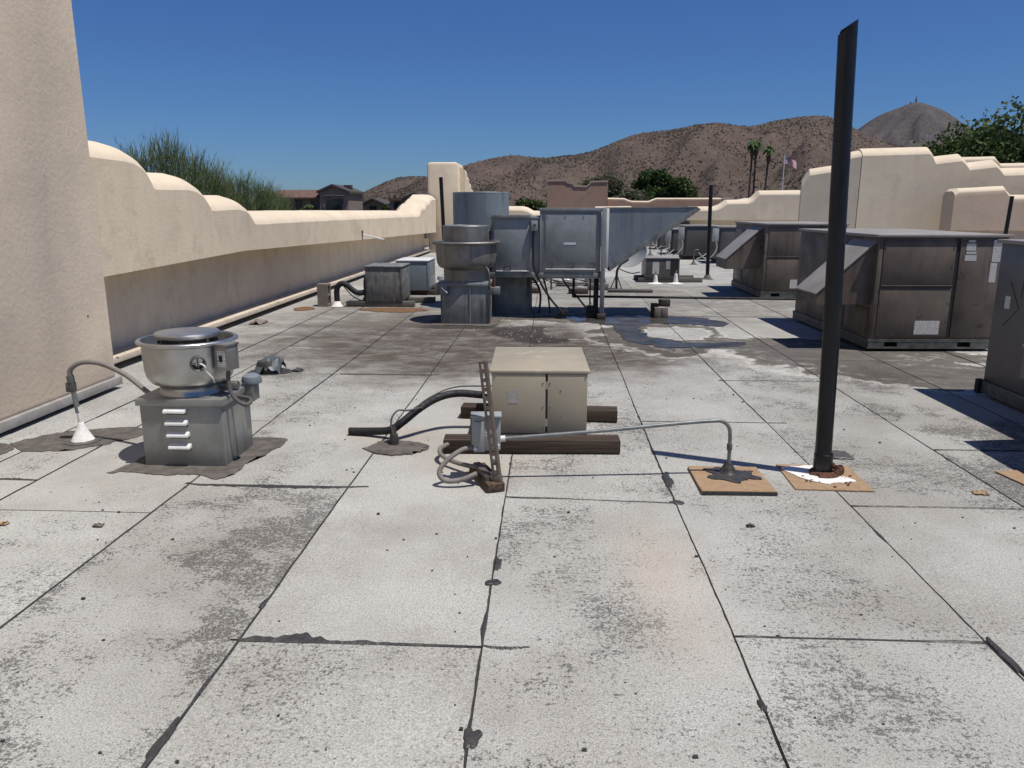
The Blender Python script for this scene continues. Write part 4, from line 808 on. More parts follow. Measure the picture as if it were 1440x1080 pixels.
sp1 = MB().box(-0.57, 0.57, -0.07, 0.07, 0.0, 0.09, bev=0.004).build('timber_sleeper', M['sleeper']); sp1.location = (-0.11, 4.80, 0.004); sp1.rotation_euler = (0, 0, R(2.2))
tag(sp1, 'front dark brown timber under the beige box, longer of the two', 'timber', 'timbers under the beige box')
sp2 = MB().box(-0.585, 0.585, -0.07, 0.07, 0.0, 0.088, bev=0.004).build('timber_sleeper', M['sleeper']); sp2.location = (-0.075, 5.60, 0.004); sp2.rotation_euler = (0, 0, R(-3))
tag(sp2, 'rear dark brown timber sticking out both sides behind the beige box', 'timber', 'timbers under the beige box')
# insulated line set
ln = thing('refrigerant_line', 'black foam wrapped refrigerant line bending from the beige box to the roof', 'pipe', (-1.03, 4.88, 0))
tb('insulated_pipe', M['foam'], ln, [(-0.36, 0.22, 0.028), (-0.22, 0.2, 0.035), (-0.06, 0.15, 0.06), (0.03, 0.14, 0.12), (0.14, 0.22, 0.2), (0.25, 0.32, 0.25), (0.38, 0.4, 0.265), (0.56, 0.42, 0.25)], 0.027, 14, 6)
tb('copper_end', M['dark'], ln, [(0.55, 0.42, 0.25), (0.67, 0.42, 0.245)], 0.011, 10)
tb('thin_line', M['flex_dark'], ln, [(0.0, 0.0, 0.04), (-0.02, 0.01, 0.16), (0.02, 0.03, 0.23), (0.08, 0.1, 0.215), (0.16, 0.2, 0.21), (0.12, 0.2, 0.165)], 0.006, 8, 6)
tb('thin_line', M['flex_dark'], ln, [(0.1, 0.16, 0.2), (0.2, 0.28, 0.262), (0.36, 0.42, 0.305), (0.62, 0.45, 0.31)], 0.0055, 8, 6)
tb('riser', M['foam'], ln, [(0, 0, 0.0), (-0.012, 0.02, 0.06), (-0.015, 0.06, 0.12)], 0.022, 12)
b = MB(); b.lathe([(0.032, 0.0), (0.03, 0.05), (0.024, 0.08), (0, 0.082)], (0, 0, 0), 14); b.build('pipe_boot', M['bitumen'], ln)
patch('mastic_patch', [(-1.22, 4.78), (-1.1, 4.68), (-0.95, 4.66), (-0.84, 4.74), (-0.78, 4.84), (-0.9, 4.94), (-1.1, 4.96)], M['tar_grey'], 0.008, roof, amp=0.02)

# strut post with wooden foot, disconnect box and conduit
stt = thing('strut_support', 'slotted brown steel strut leaning on a wooden block beside the beige box', 'strut', (-0.29, 4.06, 0))
MB().box(-0.055, 0.045, -0.02, 0.36, 0.0, 0.05, bev=0.003).build('wood_block', M['sleeper_y'], stt)
stt.children[0].rotation_euler = (0, 0, R(22))
top = Vector((-0.085, 0.12, 0.715)); fo_ = Vector((0.0, 0.02, 0.05)); ax = (top - fo_); Ls = ax.length
zx = ax.normalized(); xx = Vector((0, 1, 0)).cross(zx).normalized(); yx = zx.cross(xx)
q = Matrix((xx, yx, zx)).transposed().to_4x4(); sm_ = Matrix.Translation(fo_) @ q @ Matrix.Rotation(R(-16), 4, 'Z')
def loc_strut(x, y, z): return sm_ @ Vector((x, y, z))
# web with real slots
s = MB(); n = 13; pitch = Ls / n; w2 = 0.0205
def stbox(s, *a): s.box(*a, mat=sm_)
# find the web axis facing the camera (-Y world)
s2 = MB()
for k in range(n):
    z = k * pitch; s2.box(-w2, -0.0075, -0.0015, 0.0015, z, z + pitch, mat=sm_) if k == -1 else None
stbox(s2, -w2, -0.0075, -0.0015, 0.0015, 0, Ls); stbox(s2, 0.0075, w2, -0.0015, 0.0015, 0, Ls)
for k in range(n + 1):
    z = k * pitch; stbox(s2, -0.0078, 0.0078, -0.0013, 0.0013, max(0, z - pitch * 0.22), min(Ls, z + pitch * 0.22))
stbox(s2, -w2 - 0.0015, -w2 + 0.0015, 0.0, 0.034, 0, Ls - 0.002); stbox(s2, w2 - 0.0015, w2 + 0.0015, 0.0, 0.034, 0, Ls - 0.002)
s2.build('strut_channel', M['rust_steel'], stt)
for z in (0.045, 0.115):
    m_ = MB(); m_.lathe([(0.014, 0), (0.014, 0.008), (0.006, 0.01), (0.006, 0.02), (0, 0.02)], loc_strut(0, -0.001, z), 8, axis=(sm_.to_3x3() @ Vector((0, -1, 0)))); m_.build('bolt', M['rail'], stt)
m_ = MB(); m_.box(-0.03, 0.03, -0.012, 0.03, -0.01, 0.035, bev=0.005, mat=sm_); m_.build('foot_bracket', M['rust_steel'], stt)
m_ = MB(); m_.box(-0.045, -0.005, 0.04, 0.30, 0.05, 0.078); m_.build('lying_channel', M['rust_steel'], stt).rotation_euler = (0, 0, R(22))
tag_ = thing('disconnect_box', 'pale grey disconnect switch box fixed behind the slotted strut', 'electrical box', (-0.44, 4.215, 0.185), R(4))
bx('box_body', M['box_grey'], tag_, 0.0, 0.165, 0.0, 0.09, 0.0, 0.20, bev=0.004)
bx('box_cover', M['box_grey'], tag_, 0.012, 0.072, -0.012, 0.0, -0.006, 0.175, bev=0.003); bx('hinge_strip', M['rail'], tag_, -0.008, 0.0, 0.005, 0.03, 0.01, 0.19)
bx('hood_lip', M['box_grey'], tag_, -0.006, 0.171, -0.014, 0.094, 0.2, 0.209, bev=0.002)
for x, z in ((0.02, 0.015), (0.15, 0.015), (0.152, 0.03)):
    m_ = MB(); m_.lathe([(0.009, 0), (0.009, 0.007), (0, 0.009)], (x, -0.012 if x < .1 else 0, z), 10, axis=Vector((0, -1, 0))); m_.build('screw', M['bright'], tag_)
tb('bolt', M['bright'], tag_, [(0.085, -0.03, 0.11), (0.085, -0.055, 0.11)], 0.009, 8)
fx = tb('flexible_conduit', M['flex'], tag_, [(0.015, 0.01, 0.02), (-0.06, -0.02, 0.01), (-0.14, -0.05, -0.04), (-0.185, -0.08, -0.10), (-0.15, -0.10, -0.145), (-0.06, -0.1, -0.14), (0.03, -0.08, -0.11)], 0.0145, 12, 7)
tb('flexible_conduit', M['flex'], tag_, [(-0.17, 0.52, -0.12), (-0.215, 0.42, -0.12), (-0.2, 0.32, -0.13), (-0.12, 0.22, -0.14), (0.02, 0.08, -0.13), (0.06, 0.02, -0.12)], 0.014, 12, 6)
rc = thing('conduit_run', 'long thin grey conduit running from the switch box to the right and bending down', 'conduit', (1.06, 4.37, 0))
tb('conduit', M['conduit'], rc, [(-1.335, -0.11, 0.245), (-1.2, -0.10, 0.255), (-0.8, -0.07, 0.285), (-0.3, -0.02, 0.327), (-0.11, -0.005, 0.34), (-0.05, 0, 0.337), (-0.012, 0, 0.305), (0.0, 0, 0.25), (0.002, 0, 0.1), (0.0, 0, 0.03)], 0.0115, 14, 6)
tb('coupling', M['rail'], rc, [(0.001, 0, 0.165), (0.001, 0, 0.20)], 0.0165, 12)
tb('connector', M['bright'], rc, [(-1.345, -0.11, 0.245), (-1.31, -0.108, 0.247)], 0.018, 12)
b = MB(); b.lathe([(0.075, 0.01), (0.055, 0.025), (0.035, 0.05), (0.022, 0.085), (0, 0.088)], (0, 0, 0), 20)
for v in b.bm.verts: v.co += Vector((1, 0.6, 0.2)) * 0.014 * mnoise.noise(v.co * 25)
b.build('mastic_cone', M['bitumen'], rc)

def pad(label, x, y, w_, d, rot, curlz=0.0, h=0.007):
    bm = bmesh.new(); n = 8; top_ = []; bot = []
    for j in range(n + 1):
        for i in range(n + 1):
            u, v = i / n - 0.5, j / n - 0.5; z = h + curlz * max(0, -v - 0.2) * 2
            top_.append(bm.verts.new((u * w_, v * d, z))); 
    for j in range(n):
        for i in range(n): a = j * (n + 1) + i; bm.faces.new((top_[a], top_[a + 1], top_[a + n + 2], top_[a + n + 1]))
    edge = [top_[i] for i in range(n + 1)] + [top_[j * (n + 1) + n] for j in range(1, n + 1)] + [top_[n * (n + 1) + i] for i in range(n - 1, -1, -1)] + [top_[j * (n + 1)] for j in range(n - 1, 0, -1)]
    lo = [bm.verts.new((v.co.x, v.co.y, 0.001)) for v in edge]
    for k in range(len(edge)): bm.faces.new((edge[k], lo[k], lo[(k + 1) % len(edge)], edge[(k + 1) % len(edge)]))
    s = MB(); s.bm.free(); s.bm = bm; o = s.build('membrane_pad', M['osb']); o.location = (x, y, 0.001); o.rotation_euler = (0, 0, R(rot))
    return tag(o, label, 'roof pad', 'tan flashing pads')
p1 = pad('tan square pad with black mastic under the thin bent conduit', 1.055, 4.275, 0.41, 0.44, 0.5, 0.012, 0.018)
bx('pad_edge', M['bitumen'], p1, -0.205, 0.205, -0.225, -0.2205, 0.0, 0.021)
p2 = pad('tan square pad with white coating under the tall black post', 1.612, 4.365, 0.43, 0.43, -1.5)
p3 = pad('tan square pad cut off by the right edge of the picture', 2.92, 4.38, 0.42, 0.36, 10)
patch('mastic_patch', [(-0.14, 0.10), (-0.05, 0.13), (0.06, 0.09), (0.15, 0.07), (0.13, 0.0), (0.17, -0.05), (0.06, -0.08), (0.02, -0.14), (-0.05, -0.09), (-0.13, -0.06), (-0.1, 0.0)], M['bitumen'], 0.024, p1, amp=0.02).location = (0.01, 0.06, 0)
patch('white_coating', [(-0.2, 0.16), (0.0, 0.19), (0.14, 0.13), (0.11, 0.03), (0.16, -0.06), (0.06, -0.1), (-0.03, -0.12), (-0.12, -0.05), (-0.18, 0.05)], M['white'], 0.0125, p2, amp=0.014)
for k in range(16):
    a = random.random() * 2 * PI; x = 0.02 + math.cos(a) * random.uniform(0.08, 0.2); y = -0.04 + math.sin(a) * random.uniform(0.06, 0.15)
    blob('rust_flake', M['rust'], x, y, random.uniform(0.004, 0.013), random.uniform(0.004, 0.009), 0.011, 0.004, p2, 8, 0.5, k)
post = thing('vent_post', 'tall black steel pipe post on the white coated pad, right foreground', 'post', (1.625, 4.42, 0.008))
ptop = Vector((-0.085, 0.0, 2.47)); n = 28; b = MB(); b.tube([(0, 0, 0.0), (-0.02, 0, 0.8), (-0.05, 0, 1.6), (-0.083, 0, 2.47)], 0.047, n, cap=False)
b.bm.verts.ensure_lookup_table()
for v in b.bm.verts[-n:]: v.co.z += 0.03 * (v.co.x + 0.083) / 0.047 - (0.015 if v.co.x < -0.11 else 0)
b.build('pipe', M['black_paint'], post)
b = MB(); b.lathe([(0.052, 0.005), (0.054, 0.01), (0.054, 0.125), (0.049, 0.132)], (0, 0, 0), 28); b.build('coupling', M['black_paint'], post)
b = MB(); b.lathe([(0.09, 0.008), (0.08, 0.02), (0.055, 0.028)], (0.01, -0.005, 0), 24)
for v in b.bm.verts: v.co += Vector((1, 0.7, 0.3)) * 0.02 * mnoise.noise(v.co * 40)
b.build('rust_collar', M['rust'], post)
for k in range(9):
    a = R(-60 + k * 14); blob('rust_flake', M['rust'], 0.03 + math.cos(a) * 0.075, -0.0 + math.sin(a) * 0.06, 0.018, 0.013, 0.01, 0.025 + 0.01 * (k % 3), post, 9, 0.6, k + 30)
def pole_post(label, x, y, h, r, lean=0.0):
    t = thing('vent_post', label, 'post', (x, y, 0)); tb('pipe', M['black_paint'], t, [(0, 0, 0), (lean, 0, h)], r, 14)
    b = MB(); b.lathe([(r * 3.2, 0.002), (r * 2.2, 0.02), (r * 1.25, 0.09), (r, 0.1)], (0, 0, 0), 16); b.build('pipe_boot', M['tar_grey'], t)
pole_post('thin black pipe post left of the middle air unit with the hood', 3.49, 17.4, 2.03, 0.042, -0.03)
pole_post('thin black leaning pipe post in front of the cream corner tower', -1.97, 14.6, 2.10, 0.035, -0.07)
pole_post('short dark pipe post before the peach wall at the right edge', 10.9, 19.4, 1.82, 0.045, 0.06)

# ------------------------------------------------------------------ middle group: fans and air handler
f2 = thing('exhaust_fan', 'bowl shaped exhaust fan on a stained grey curb in front of the air handler', 'exhaust fan', (-1.485, 10.36, 0))
cx, cy = exhaust_fan(f2, 0.65, 0.65, 0.56, 0.42, 1.085, 0.735, 0.305, 1.31, 0.315, M['spun_dull'], M['galv_dirty'], big=True)
bx('wrap_plate', M['galv_dirty'], f2, -0.07, 0.10, -0.03, 0.02, 0.40, 0.555, bev=0.003)
tb('lever', M['bright'], f2, [(0.02, -0.035, 0.50), (0.10, -0.04, 0.43)], 0.008, 6)
tb('curb_rib', M['galv'], f2, [(0.40, -0.006, 0.0), (0.40, -0.006, 0.51)], 0.008, 6)
bx('grease_box', M['galv_dirty'], f2, 0.67, 0.80, 0.02, 0.18, 0.40, 0.50, bev=0.004); tb('drain_pipe', M['rust'], f2, [(0.72, 0.1, 0.5), (0.72, 0.1, 0.62)], 0.022, 8)
tb('flexible_conduit', M['flex_dark'], f2, [(0.6, 0.1, 0.78), (0.66, 0.0, 0.7), (0.67, -0.01, 0.4), (0.66, -0.01, 0.02)], 0.014, 8, 5)
patch('mastic_patch', [(-1.6, 10.2), (-1.2, 10.22), (-0.75, 10.2), (-0.7, 10.7), (-0.75, 11.1), (-1.55, 11.1), (-1.62, 10.7)], M['tar_grey'], 0.007, roof)
f3 = thing('exhaust_fan', 'large round drum topped exhaust fan standing behind the air handler', 'exhaust fan', (-1.5, 11.95, 0))
exhaust_fan(f3, 0.8, 0.8, 0.6, 0.48, 1.2, 0.8, 0.34, 1.78, 0.44, M['galv_blue'], M['galv_dirty'], big=True)

ah = thing('air_handler', 'big grey galvanised air handler on a steel frame with a tapered intake hood', 'air handler', (-0.83, 10.95, 0))
def A(name, m, *a, bev=0.003): return bx(name, m, ah, *a, bev=bev)
# left section
A('cabinet_section', M['galv'], 0.0, 0.672, 0.03, 1.05, 0.655, 1.40)
A('roof_flange', M['galv'], -0.03, 0.665, 0.0, 1.08, 1.40, 1.432); A('access_panel', M['galv'], 0.03, 0.535, 0.015, 0.029, 0.70, 1.385)
A('floor_rail', M['galv_dirty'], -0.03, 0.672, 0.01, 1.06, 0.585, 0.653)
A('bright_lip', M['bright'], 0.06, 0.53, -0.001, 0.014, 0.665, 0.685)
A('roof_rail', M['galv_dirty'], 0.0, 0.55, -0.01, 0.0, 1.41, 1.455)
# middle section
A('cabinet_section', M['galv'], 0.675, 1.53, 0.01, 1.10, 0.655, 1.50)
A('roof_flange', M['galv'], 0.665, 1.54, -0.012, 1.12, 1.50, 1.548); A('access_panel', M['galv'], 0.755, 1.46, -0.004, 0.009, 0.735, 1.47)
A('corner_post', M['galv'], 0.675, 0.70, -0.006, 0.009, 0.65, 1.50, bev=0.002)
A('floor_rail', M['galv_dirty'], 0.665, 1.55, -0.01, 1.1, 0.575, 0.653); A('bright_lip', M['bright'], 0.755, 1.46, -0.022, -0.005, 0.695, 0.715)
A('name_plate', M['bright'], 1.01, 1.18, -0.007, -0.0045, 1.045, 1.075, bev=0)
for x in (0.81, 1.11, 1.40):
    tb('latch', M['dark'], ah, [(x - 0.04, -0.02, 0.78), (x + 0.05, -0.02, 0.785), (x + 0.035, -0.025, 0.72)], 0.005, 6)
tb('latch', M['dark'], ah, [(0.17, 0.0, 0.68), (0.18, -0.01, 0.74), (0.27, -0.01, 0.745), (0.26, 0.0, 0.68)], 0.006, 6)
for x in (0.70, 0.80, 1.05, 1.3, 1.50):
    for z in (0.62, 1.485): m_ = MB(); m_.lathe([(0.008, 0), (0.008, 0.006), (0, 0.008)], (x, -0.012, z), 8, axis=Vector((0, -1, 0))); m_.build('screw', M['rail'], ah)
# legs and frame
m_ = MB(); m_.box(1.535, 1.595, -0.03, 0.03, 0.03, 1.55, bev=0.003); m_.build('leg', M['galv'], ah)
m_ = MB(); m_.box(1.50, 1.56, 1.0, 1.06, 0.03, 0.60, bev=0.003); m_.build('leg', M['galv_dirty'], ah)
m_ = MB(); m_.box(1.46, 1.52, 0.10, 0.16, 0.03, 0.58, bev=0.003); m_.build('leg', M['dark'], ah)
A('foot_block', M['wood'], 1.50, 1.62, -0.07, 0.07, 0.0, 0.075); A('foot_block', M['dark'], 1.36, 1.50, 0.06, 0.3, 0.0, 0.16)
tb('thin_rod', M['dark'], ah, [(1.40, 0.1, 0.58), (1.40, 0.1, 0.05)], 0.012, 6)
A('joint_strip', M['white'], 1.598, 1.635, -0.012, 1.0, 0.72, 1.54)
# tapered hood
m_ = MB(); m_.prism([(1.637, 1.54), (2.80, 1.548), (2.86, 1.53), (1.70, 0.745), (1.637, 0.735)], 1, 0.0, 1.1, bev=0.003); m_.build('intake_hood', M['galv_blue'], ah)
m_ = MB(); m_.prism([(2.83, 1.565), (2.885, 1.525), (1.655, 0.675), (1.655, 0.755)], 1, -0.02, 1.12, bev=0.003); m_.build('hood_lip', M['galv_dirty'], ah)
m_ = MB(); m_.prism([(1.64, 1.542), (2.83, 1.552), (2.83, 1.566), (1.64, 1.556)], 1, -0.01, 1.11); m_.build('hood_roof', M['galv_dirty'], ah)
# supply duct below
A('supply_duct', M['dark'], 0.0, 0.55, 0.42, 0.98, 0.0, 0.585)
bx('duct_cover', M['galv_dirty'], ah, -0.005, 0.553, 0.40, 0.419, 0.0, 0.58, bev=0.003)
# switch box with cable
sb_ = bx('switch_box', M['box_grey'], ah, 0.555, 0.645, -0.045, 0.012, 1.235, 1.375, bev=0.004)
m_ = MB(); m_.lathe([(0.02, 0), (0.018, 0.02), (0, 0.022)], (0.605, -0.045, 1.315), 12, axis=Vector((0, -1, 0))); m_.build('switch_knob', M['rail'], sb_)
tb('conduit', M['dark'], ah, [(0.585, -0.02, 1.235), (0.585, -0.02, 0.9), (0.60, -0.02, 0.72), (0.70, -0.01, 0.5), (0.84, 0.0, 0.28), (0.98, 0.0, 0.12), (1.02, 0, 0.06)], 0.016, 8, 4)
tb('conduit', M['dark'], ah, [(0.56, 0.3, 0.56), (0.64, 0.3, 0.46), (0.69, 0.25, 0.3), (0.67, 0.2, 0.05)], 0.016, 8, 5)
tb('conduit', M['dark'], ah, [(0.72, 0.3, 0.58), (0.80, 0.2, 0.3), (0.83, 0.2, 0.05)], 0.013, 8, 5)
tb('conduit', M['flex_dark'], ah, [(0.98, 0.5, 0.58), (1.08, 0.5, 0.42), (1.22, 0.4, 0.28), (1.36, 0.3, 0.12), (1.44, 0.2, 0.05)], 0.014, 8, 5)
m_ = MB(); m_.box(-0.09, 0.09, -0.05, 0.05, -0.03, 0.03, bev=0.004, mat=Matrix.Translation((1.0, 0.05, 0.07)) @ Matrix.Rotation(R(-28), 4, 'Y')); m_.build('foot_plate', M['dark'], ah)
# gas pipe on blocks
gp = thing('gas_pipe', 'dark gas pipe running low across the roof from the air handler to the right', 'pipe', (0.34, 11.25, 0))
tb('pipe', M['dark'], gp, [(0, 0.0, 0.66), (0, 0, 0.30)], 0.019, 10); tb('pipe', M['dark'], gp, [(-0.015, 0, 0.29), (3.9, 0.0, 0.262)], 0.018, 10); tb('elbow', M['dark'], gp, [(0, 0, 0.34), (0, 0, 0.29), (0.04, 0, 0.289)], 0.026, 10)
for (x, y, w_, d, z0, h, m, lb, rz) in ((1.50, 11.12, 0.19, 0.1, 0.003, 0.15, M['concrete_block'], 'front pale block of the pair below the gas pipe', 3), (1.47, 11.26, 0.10, 0.12, 0.003, 0.19, M['wood'], 'dark upright block behind the pale one below the gas pipe', 0), (1.58, 11.26, 0.16, 0.1, 0.15, 0.10, M['wood'], 'top dark wooden block directly carrying the gas pipe', 0)):
    t = thing('support_block', lb, 'block', (x + w_ / 2, y, z0), R(rz), 'blocks below the gas pipe')
    if 'pale' in lb and 'front' in lb:
        bx('block_half', m, t, -w_ / 2, -0.004, -d / 2, d / 2, 0, h, bev=0.004); bx('block_half', m, t, 0.004, w_ / 2, -d / 2, d / 2, 0, h, bev=0.004); patch('paper_scrap', [(-0.03, -0.02), (0.05, -0.01), (0.04, 0.02), (-0.02, 0.02)], M['gravel_white'], 0.004, t, amp=0.004).location = (0.0, -0.02, h)
    else: bx('block_body', m, t, -w_ / 2, w_ / 2, -d / 2, d / 2, 0, h, bev=0.005); tb('pipe_strap', M['rail'], t, [(-0.02, -d / 2 - 0.001, h * 0.9), (0.02, -d / 2 - 0.001, h * 0.9)], 0.003, 5)
tmp = [(0.34, 14.2, 0.36, 0.09, M['wood'], 'dark timber support block under the air handler, right one'), (-0.45, 14.3, 0.24, 0.09, M['wood'], 'dark timber support block under the air handler, left one'),
       (0.12, 15.6, 0.42, 0.09, M['wood'], 'long dark timber support block behind the air handler legs'), (-0.55, 15.9, 0.3, 0.1, M['sleeper'], 'brown support block with clustered cables behind the supply duct'),
       (0.72, 14.9, 0.40, 0.12, M['concrete_block'], 'grey block near the satellite dish foot'), (0.70, 15.7, 0.42, 0.14, M['grey_wood'], 'weathered grey block behind the satellite dish foot')]
for x, y, w_, h, m, lb in tmp:
    t = thing('support_block', lb, 'block', (x, y, 0.003), R(random.uniform(-4, 4)), 'loose support blocks behind the air handler')
    bx('block_body', m, t, 0, w_, 0, 0.14, 0, h, bev=0.005); tb('strap', M['rail'], t, [(w_ * 0.4, 0.07, h), (w_ * 0.4, 0.07, h + 0.015), (w_ * 0.6, 0.07, h + 0.015), (w_ * 0.6, 0.07, h)], 0.006, 5)
cb = thing('cable_bundle', 'tangle of thin cables lying across blocks behind the air handler', 'cable', (0, 15.2, 0.12))
for k in range(6):
    x0 = -0.8 + random.random() * 0.4; tb('cable', random.choice([M['flex'], M['flex_dark'], M['conduit']]), cb, [(x0, random.uniform(-.6, .4), random.uniform(-.05, .05)), (x0 + 0.5, random.uniform(-.6, .4), random.uniform(0, .12)), (x0 + 1.0, random.uniform(-.6, .4), random.uniform(-.06, .06)), (x0 + 1.5, random.uniform(-.3, .4), 0)], 0.012, 6, 5)
tb('riser', M['flex_dark'], cb, [(0.02, -0.3, -0.11), (0.02, -0.3, 0.35)], 0.02, 8); tb('riser', M['conduit'], cb, [(-0.42, 0.2, -0.11), (-0.40, 0.2, 0.12), (-0.3, 0.2, 0.2)], 0.022, 8)

# satellite dish
sd_ = thing('satellite_dish', 'pale oval satellite dish on a bent mast below the intake hood', 'satellite dish', (1.28, 15.0, 0.0))
b = MB(); n = 14
dm = Matrix.Translation((0.30, 0.1, 0.66)) @ Matrix.Rotation(R(-35), 4, 'Z') @ Matrix.Rotation(R(62), 4, 'X')
pr = [(0.34 * k / 8, 0.09 * (k / 8) ** 2) for k in range(9)] + [(0.345, 0.085), (0.335, 0.075)] + [(0.33 * k / 8, 0.09 * (k / 8) ** 2 - 0.012) for k in range(8, -1, -1)]
b.lathe(pr, (0, 0, 0), 32); bmesh.ops.transform(b.bm, matrix=dm @ Matrix.Scale(0.85, 4, (0, 1, 0)), verts=b.bm.verts); b.build('reflector', M['box_grey'], sd_)
tb('mast', M['dark'], sd_, [(0, 0, 0), (0.0, 0, 0.34), (0.06, 0.03, 0.46), (0.22, 0.08, 0.58)], 0.024, 10, 4); tb('feed_arm', M['dark'], sd_, [(0.0, 0, 0.42), (0.25, -0.1, 0.33), (0.42, -0.2, 0.36)], 0.01, 6, 4)
for a in (0.1, -0.12): tb('brace', M['conduit'], sd_, [(a, 0.0, 0.01), (0, 0, 0.3)], 0.011, 6)
bx('base_plate', M['conduit'], sd_, -0.13, 0.13, -0.09, 0.09, 0.003, 0.012)
sl_ = MB().box(-0.42, 0.42, -0.07, 0.07, 0.003, 0.06, bev=0.02).build('ballast_bar', M['grey_wood']); sl_.location = (1.5, 14.55, 0.0); tag(sl_, 'flat grey ballast bar lying in front of the satellite dish foot', 'bar')

# ------------------------------------------------------------------ left condensers
def condenser(t, w_, d, h, m, mt):
    bx('cabinet', m, t, 0, w_, 0, d, 0.0, h - 0.02, bev=0.005); bx('top_cover', mt, t, -0.012, w_ + 0.012, -0.012, d + 0.012, h - 0.02, h, bev=0.004)
    bx('side_panel', m, t, w_ + 0.0005, w_ + 0.008, 0.04, d - 0.04, 0.03, h - 0.06, bev=0.002); bx('corner_post', m, t, w_ - 0.02, w_ + 0.006, -0.006, 0.02, 0, h - 0.022, bev=0.002)
cA = thing('condenser_unit', 'front stained grey condenser cube on timbers, streaked black', 'condenser', (-2.94, 12.15, 0.09)); condenser(cA, 0.585, 0.72, 0.56, M['galv_black'], M['galv_dirty'])
cB = thing('condenser_unit', 'rear blue grey condenser partly behind the streaked black one', 'condenser', (-2.78, 13.85, 0.09)); condenser(cB, 0.58, 0.85, 0.54, M['galv_blue'], M['bright'])
bx('dark_grille', M['galv_dirty'], cB, 0.5885, 0.592, 0.08, 0.75, 0.25, 0.47); bx('light_panel', M['galv'], cB, 0.5885, 0.594, 0.12, 0.75, 0.05, 0.23)
for (x, y, L, m, lb) in ((-2.72, 12.22, 1.1, 'grey_wood', 'front grey timber below the streaked condenser'), (-2.5, 12.8, 1.15, 'grey_wood', 'rear grey timber below the streaked condenser'), (-2.35, 13.98, 0.95, 'sleeper', 'front brown timber below the blue grey condenser'), (-2.35, 14.55, 1.0, 'sleeper', 'rear brown timber below the blue grey condenser')):
    o = MB().box(-L / 2, L / 2, -0.06, 0.06, 0, 0.082, bev=0.004).build('timber_sleeper', M[m]); o.location = (x, y, 0.005); o.rotation_euler = (0, 0, R(random.uniform(-2, 2))); tag(o, lb, 'timber', 'timbers below the left condensers')
patch('rust_stain', [(-2.95, 11.75), (-2.6, 11.55), (-2.2, 11.5), (-1.9, 11.75), (-2.0, 11.95), (-2.5, 12.05), (-2.9, 11.95)], M['rustdirt'], 0.006, roof, amp=0.03)
patch('rust_stain', [(-4.05, 11.9), (-3.9, 11.6), (-3.7, 11.75), (-3.75, 12.0), (-3.9, 12.1)], M['rustdirt'], 0.006, roof, amp=0.03)
for (x, y, lb, z, pts) in ((-3.42, 12.2, 'front black gooseneck pipe between the cinder block and the streaked condenser', 0, [(0, 0, 0.05), (0.0, 0, 0.26), (0.05, 0, 0.35), (0.14, 0, 0.36), (0.24, 0, 0.28), (0.34, 0, 0.22), (0.48, 0.02, 0.23)]), (-3.12, 12.95, 'rear black gooseneck pipe behind the streaked condenser', 0, [(0, 0, 0.03), (0, 0, 0.34), (0.05, 0, 0.44), (0.15, 0, 0.45), (0.2, 0, 0.36), (0.26, 0, 0.3)])):
    t = thing('gooseneck_pipe', lb, 'pipe', (x, y, 0), 0, 'black gooseneck pipes'); tb('insulated_pipe', M['foam'], t, pts, 0.045, 12, 5)
    b = MB(); b.lathe([(0.1, 0.004), (0.07, 0.03), (0.05, 0.08), (0.044, 0.085)], (0, 0, 0), 16); b.build('pipe_boot', M['white'] if 'front' in lb else M['bitumen'], t)
    tb('thin_cable', M['dark'], t, [(0.12, -0.03, 0.33), (0.25, -0.03, 0.18), (0.38, 0, 0.1), (0.5, 0.02, 0.06)], 0.01, 6, 5)
t = thing('cinder_block', 'upright hollow cinder block left of the black gooseneck pipes', 'cinder block', (-3.73, 12.16, 0.003))
cbm = MB(); cbm.box(0, 0.17, 0, 0.19, 0, 0.03); cbm.box(0, 0.17, 0, 0.19, 0.155, 0.185); cbm.box(0, 0.17, 0, 0.19, 0.325, 0.355); cbm.box(0, 0.17, 0.0, 0.03, 0.03, 0.155); cbm.box(0, 0.17, 0.16, 0.19, 0.03, 0.155); cbm.box(0, 0.17, 0, 0.03, 0.185, 0.325); cbm.box(0, 0.17, 0.16, 0.19, 0.185, 0.325)
cbm.build('block_shell', M['concrete_block'], t)
t = thing('pot_vent', 'small black round cap vent on the roof right of the rear condenser', 'vent', (-2.32, 18.3, 0)); b = MB(); b.lathe([(0.09, 0.02), (0.09, 0.1), (0.17, 0.12), (0.18, 0.17), (0.16, 0.24), (0.06, 0.28), (0, 0.285)], (0, 0, 0), 20); b.build('vent_cap', M['dark'], t); b = MB(); b.lathe([(0.2, 0.003), (0.12, 0.03), (0.088, 0.06)], (0, 0, 0), 20); b.build('vent_collar', M['bitumen'], t)
t = thing('pot_vent', 'small blue grey round vent close behind the rear condenser', 'vent', (-2.25, 16.0, 0)); b = MB(); b.lathe([(0.07, 0.0), (0.07, 0.08), (0.11, 0.09), (0.1, 0.16), (0, 0.19)], (0, 0, 0), 16); b.build('vent_cap', M['box_grey'], t); b = MB(); b.lathe([(0.15, 0.003), (0.09, 0.03), (0.068, 0.05)], (0, 0, 0), 16); b.build('vent_collar', M['bitumen'], t)
# spigot on the wall
t = thing('wall_bracket', 'small pale rod on a bracket sticking out of the left parapet', 'bracket', (-4.0, 16.4, 0.98))
tb('bracket_plate', M['rust_steel'], t, [(0.0, 0, -0.09), (0.02, 0, 0.10)], 0.018, 6); tb('rod', M['bright'], t, [(0.01, 0, 0.02), (0.42, 0.25, -0.10)], 0.014, 8)

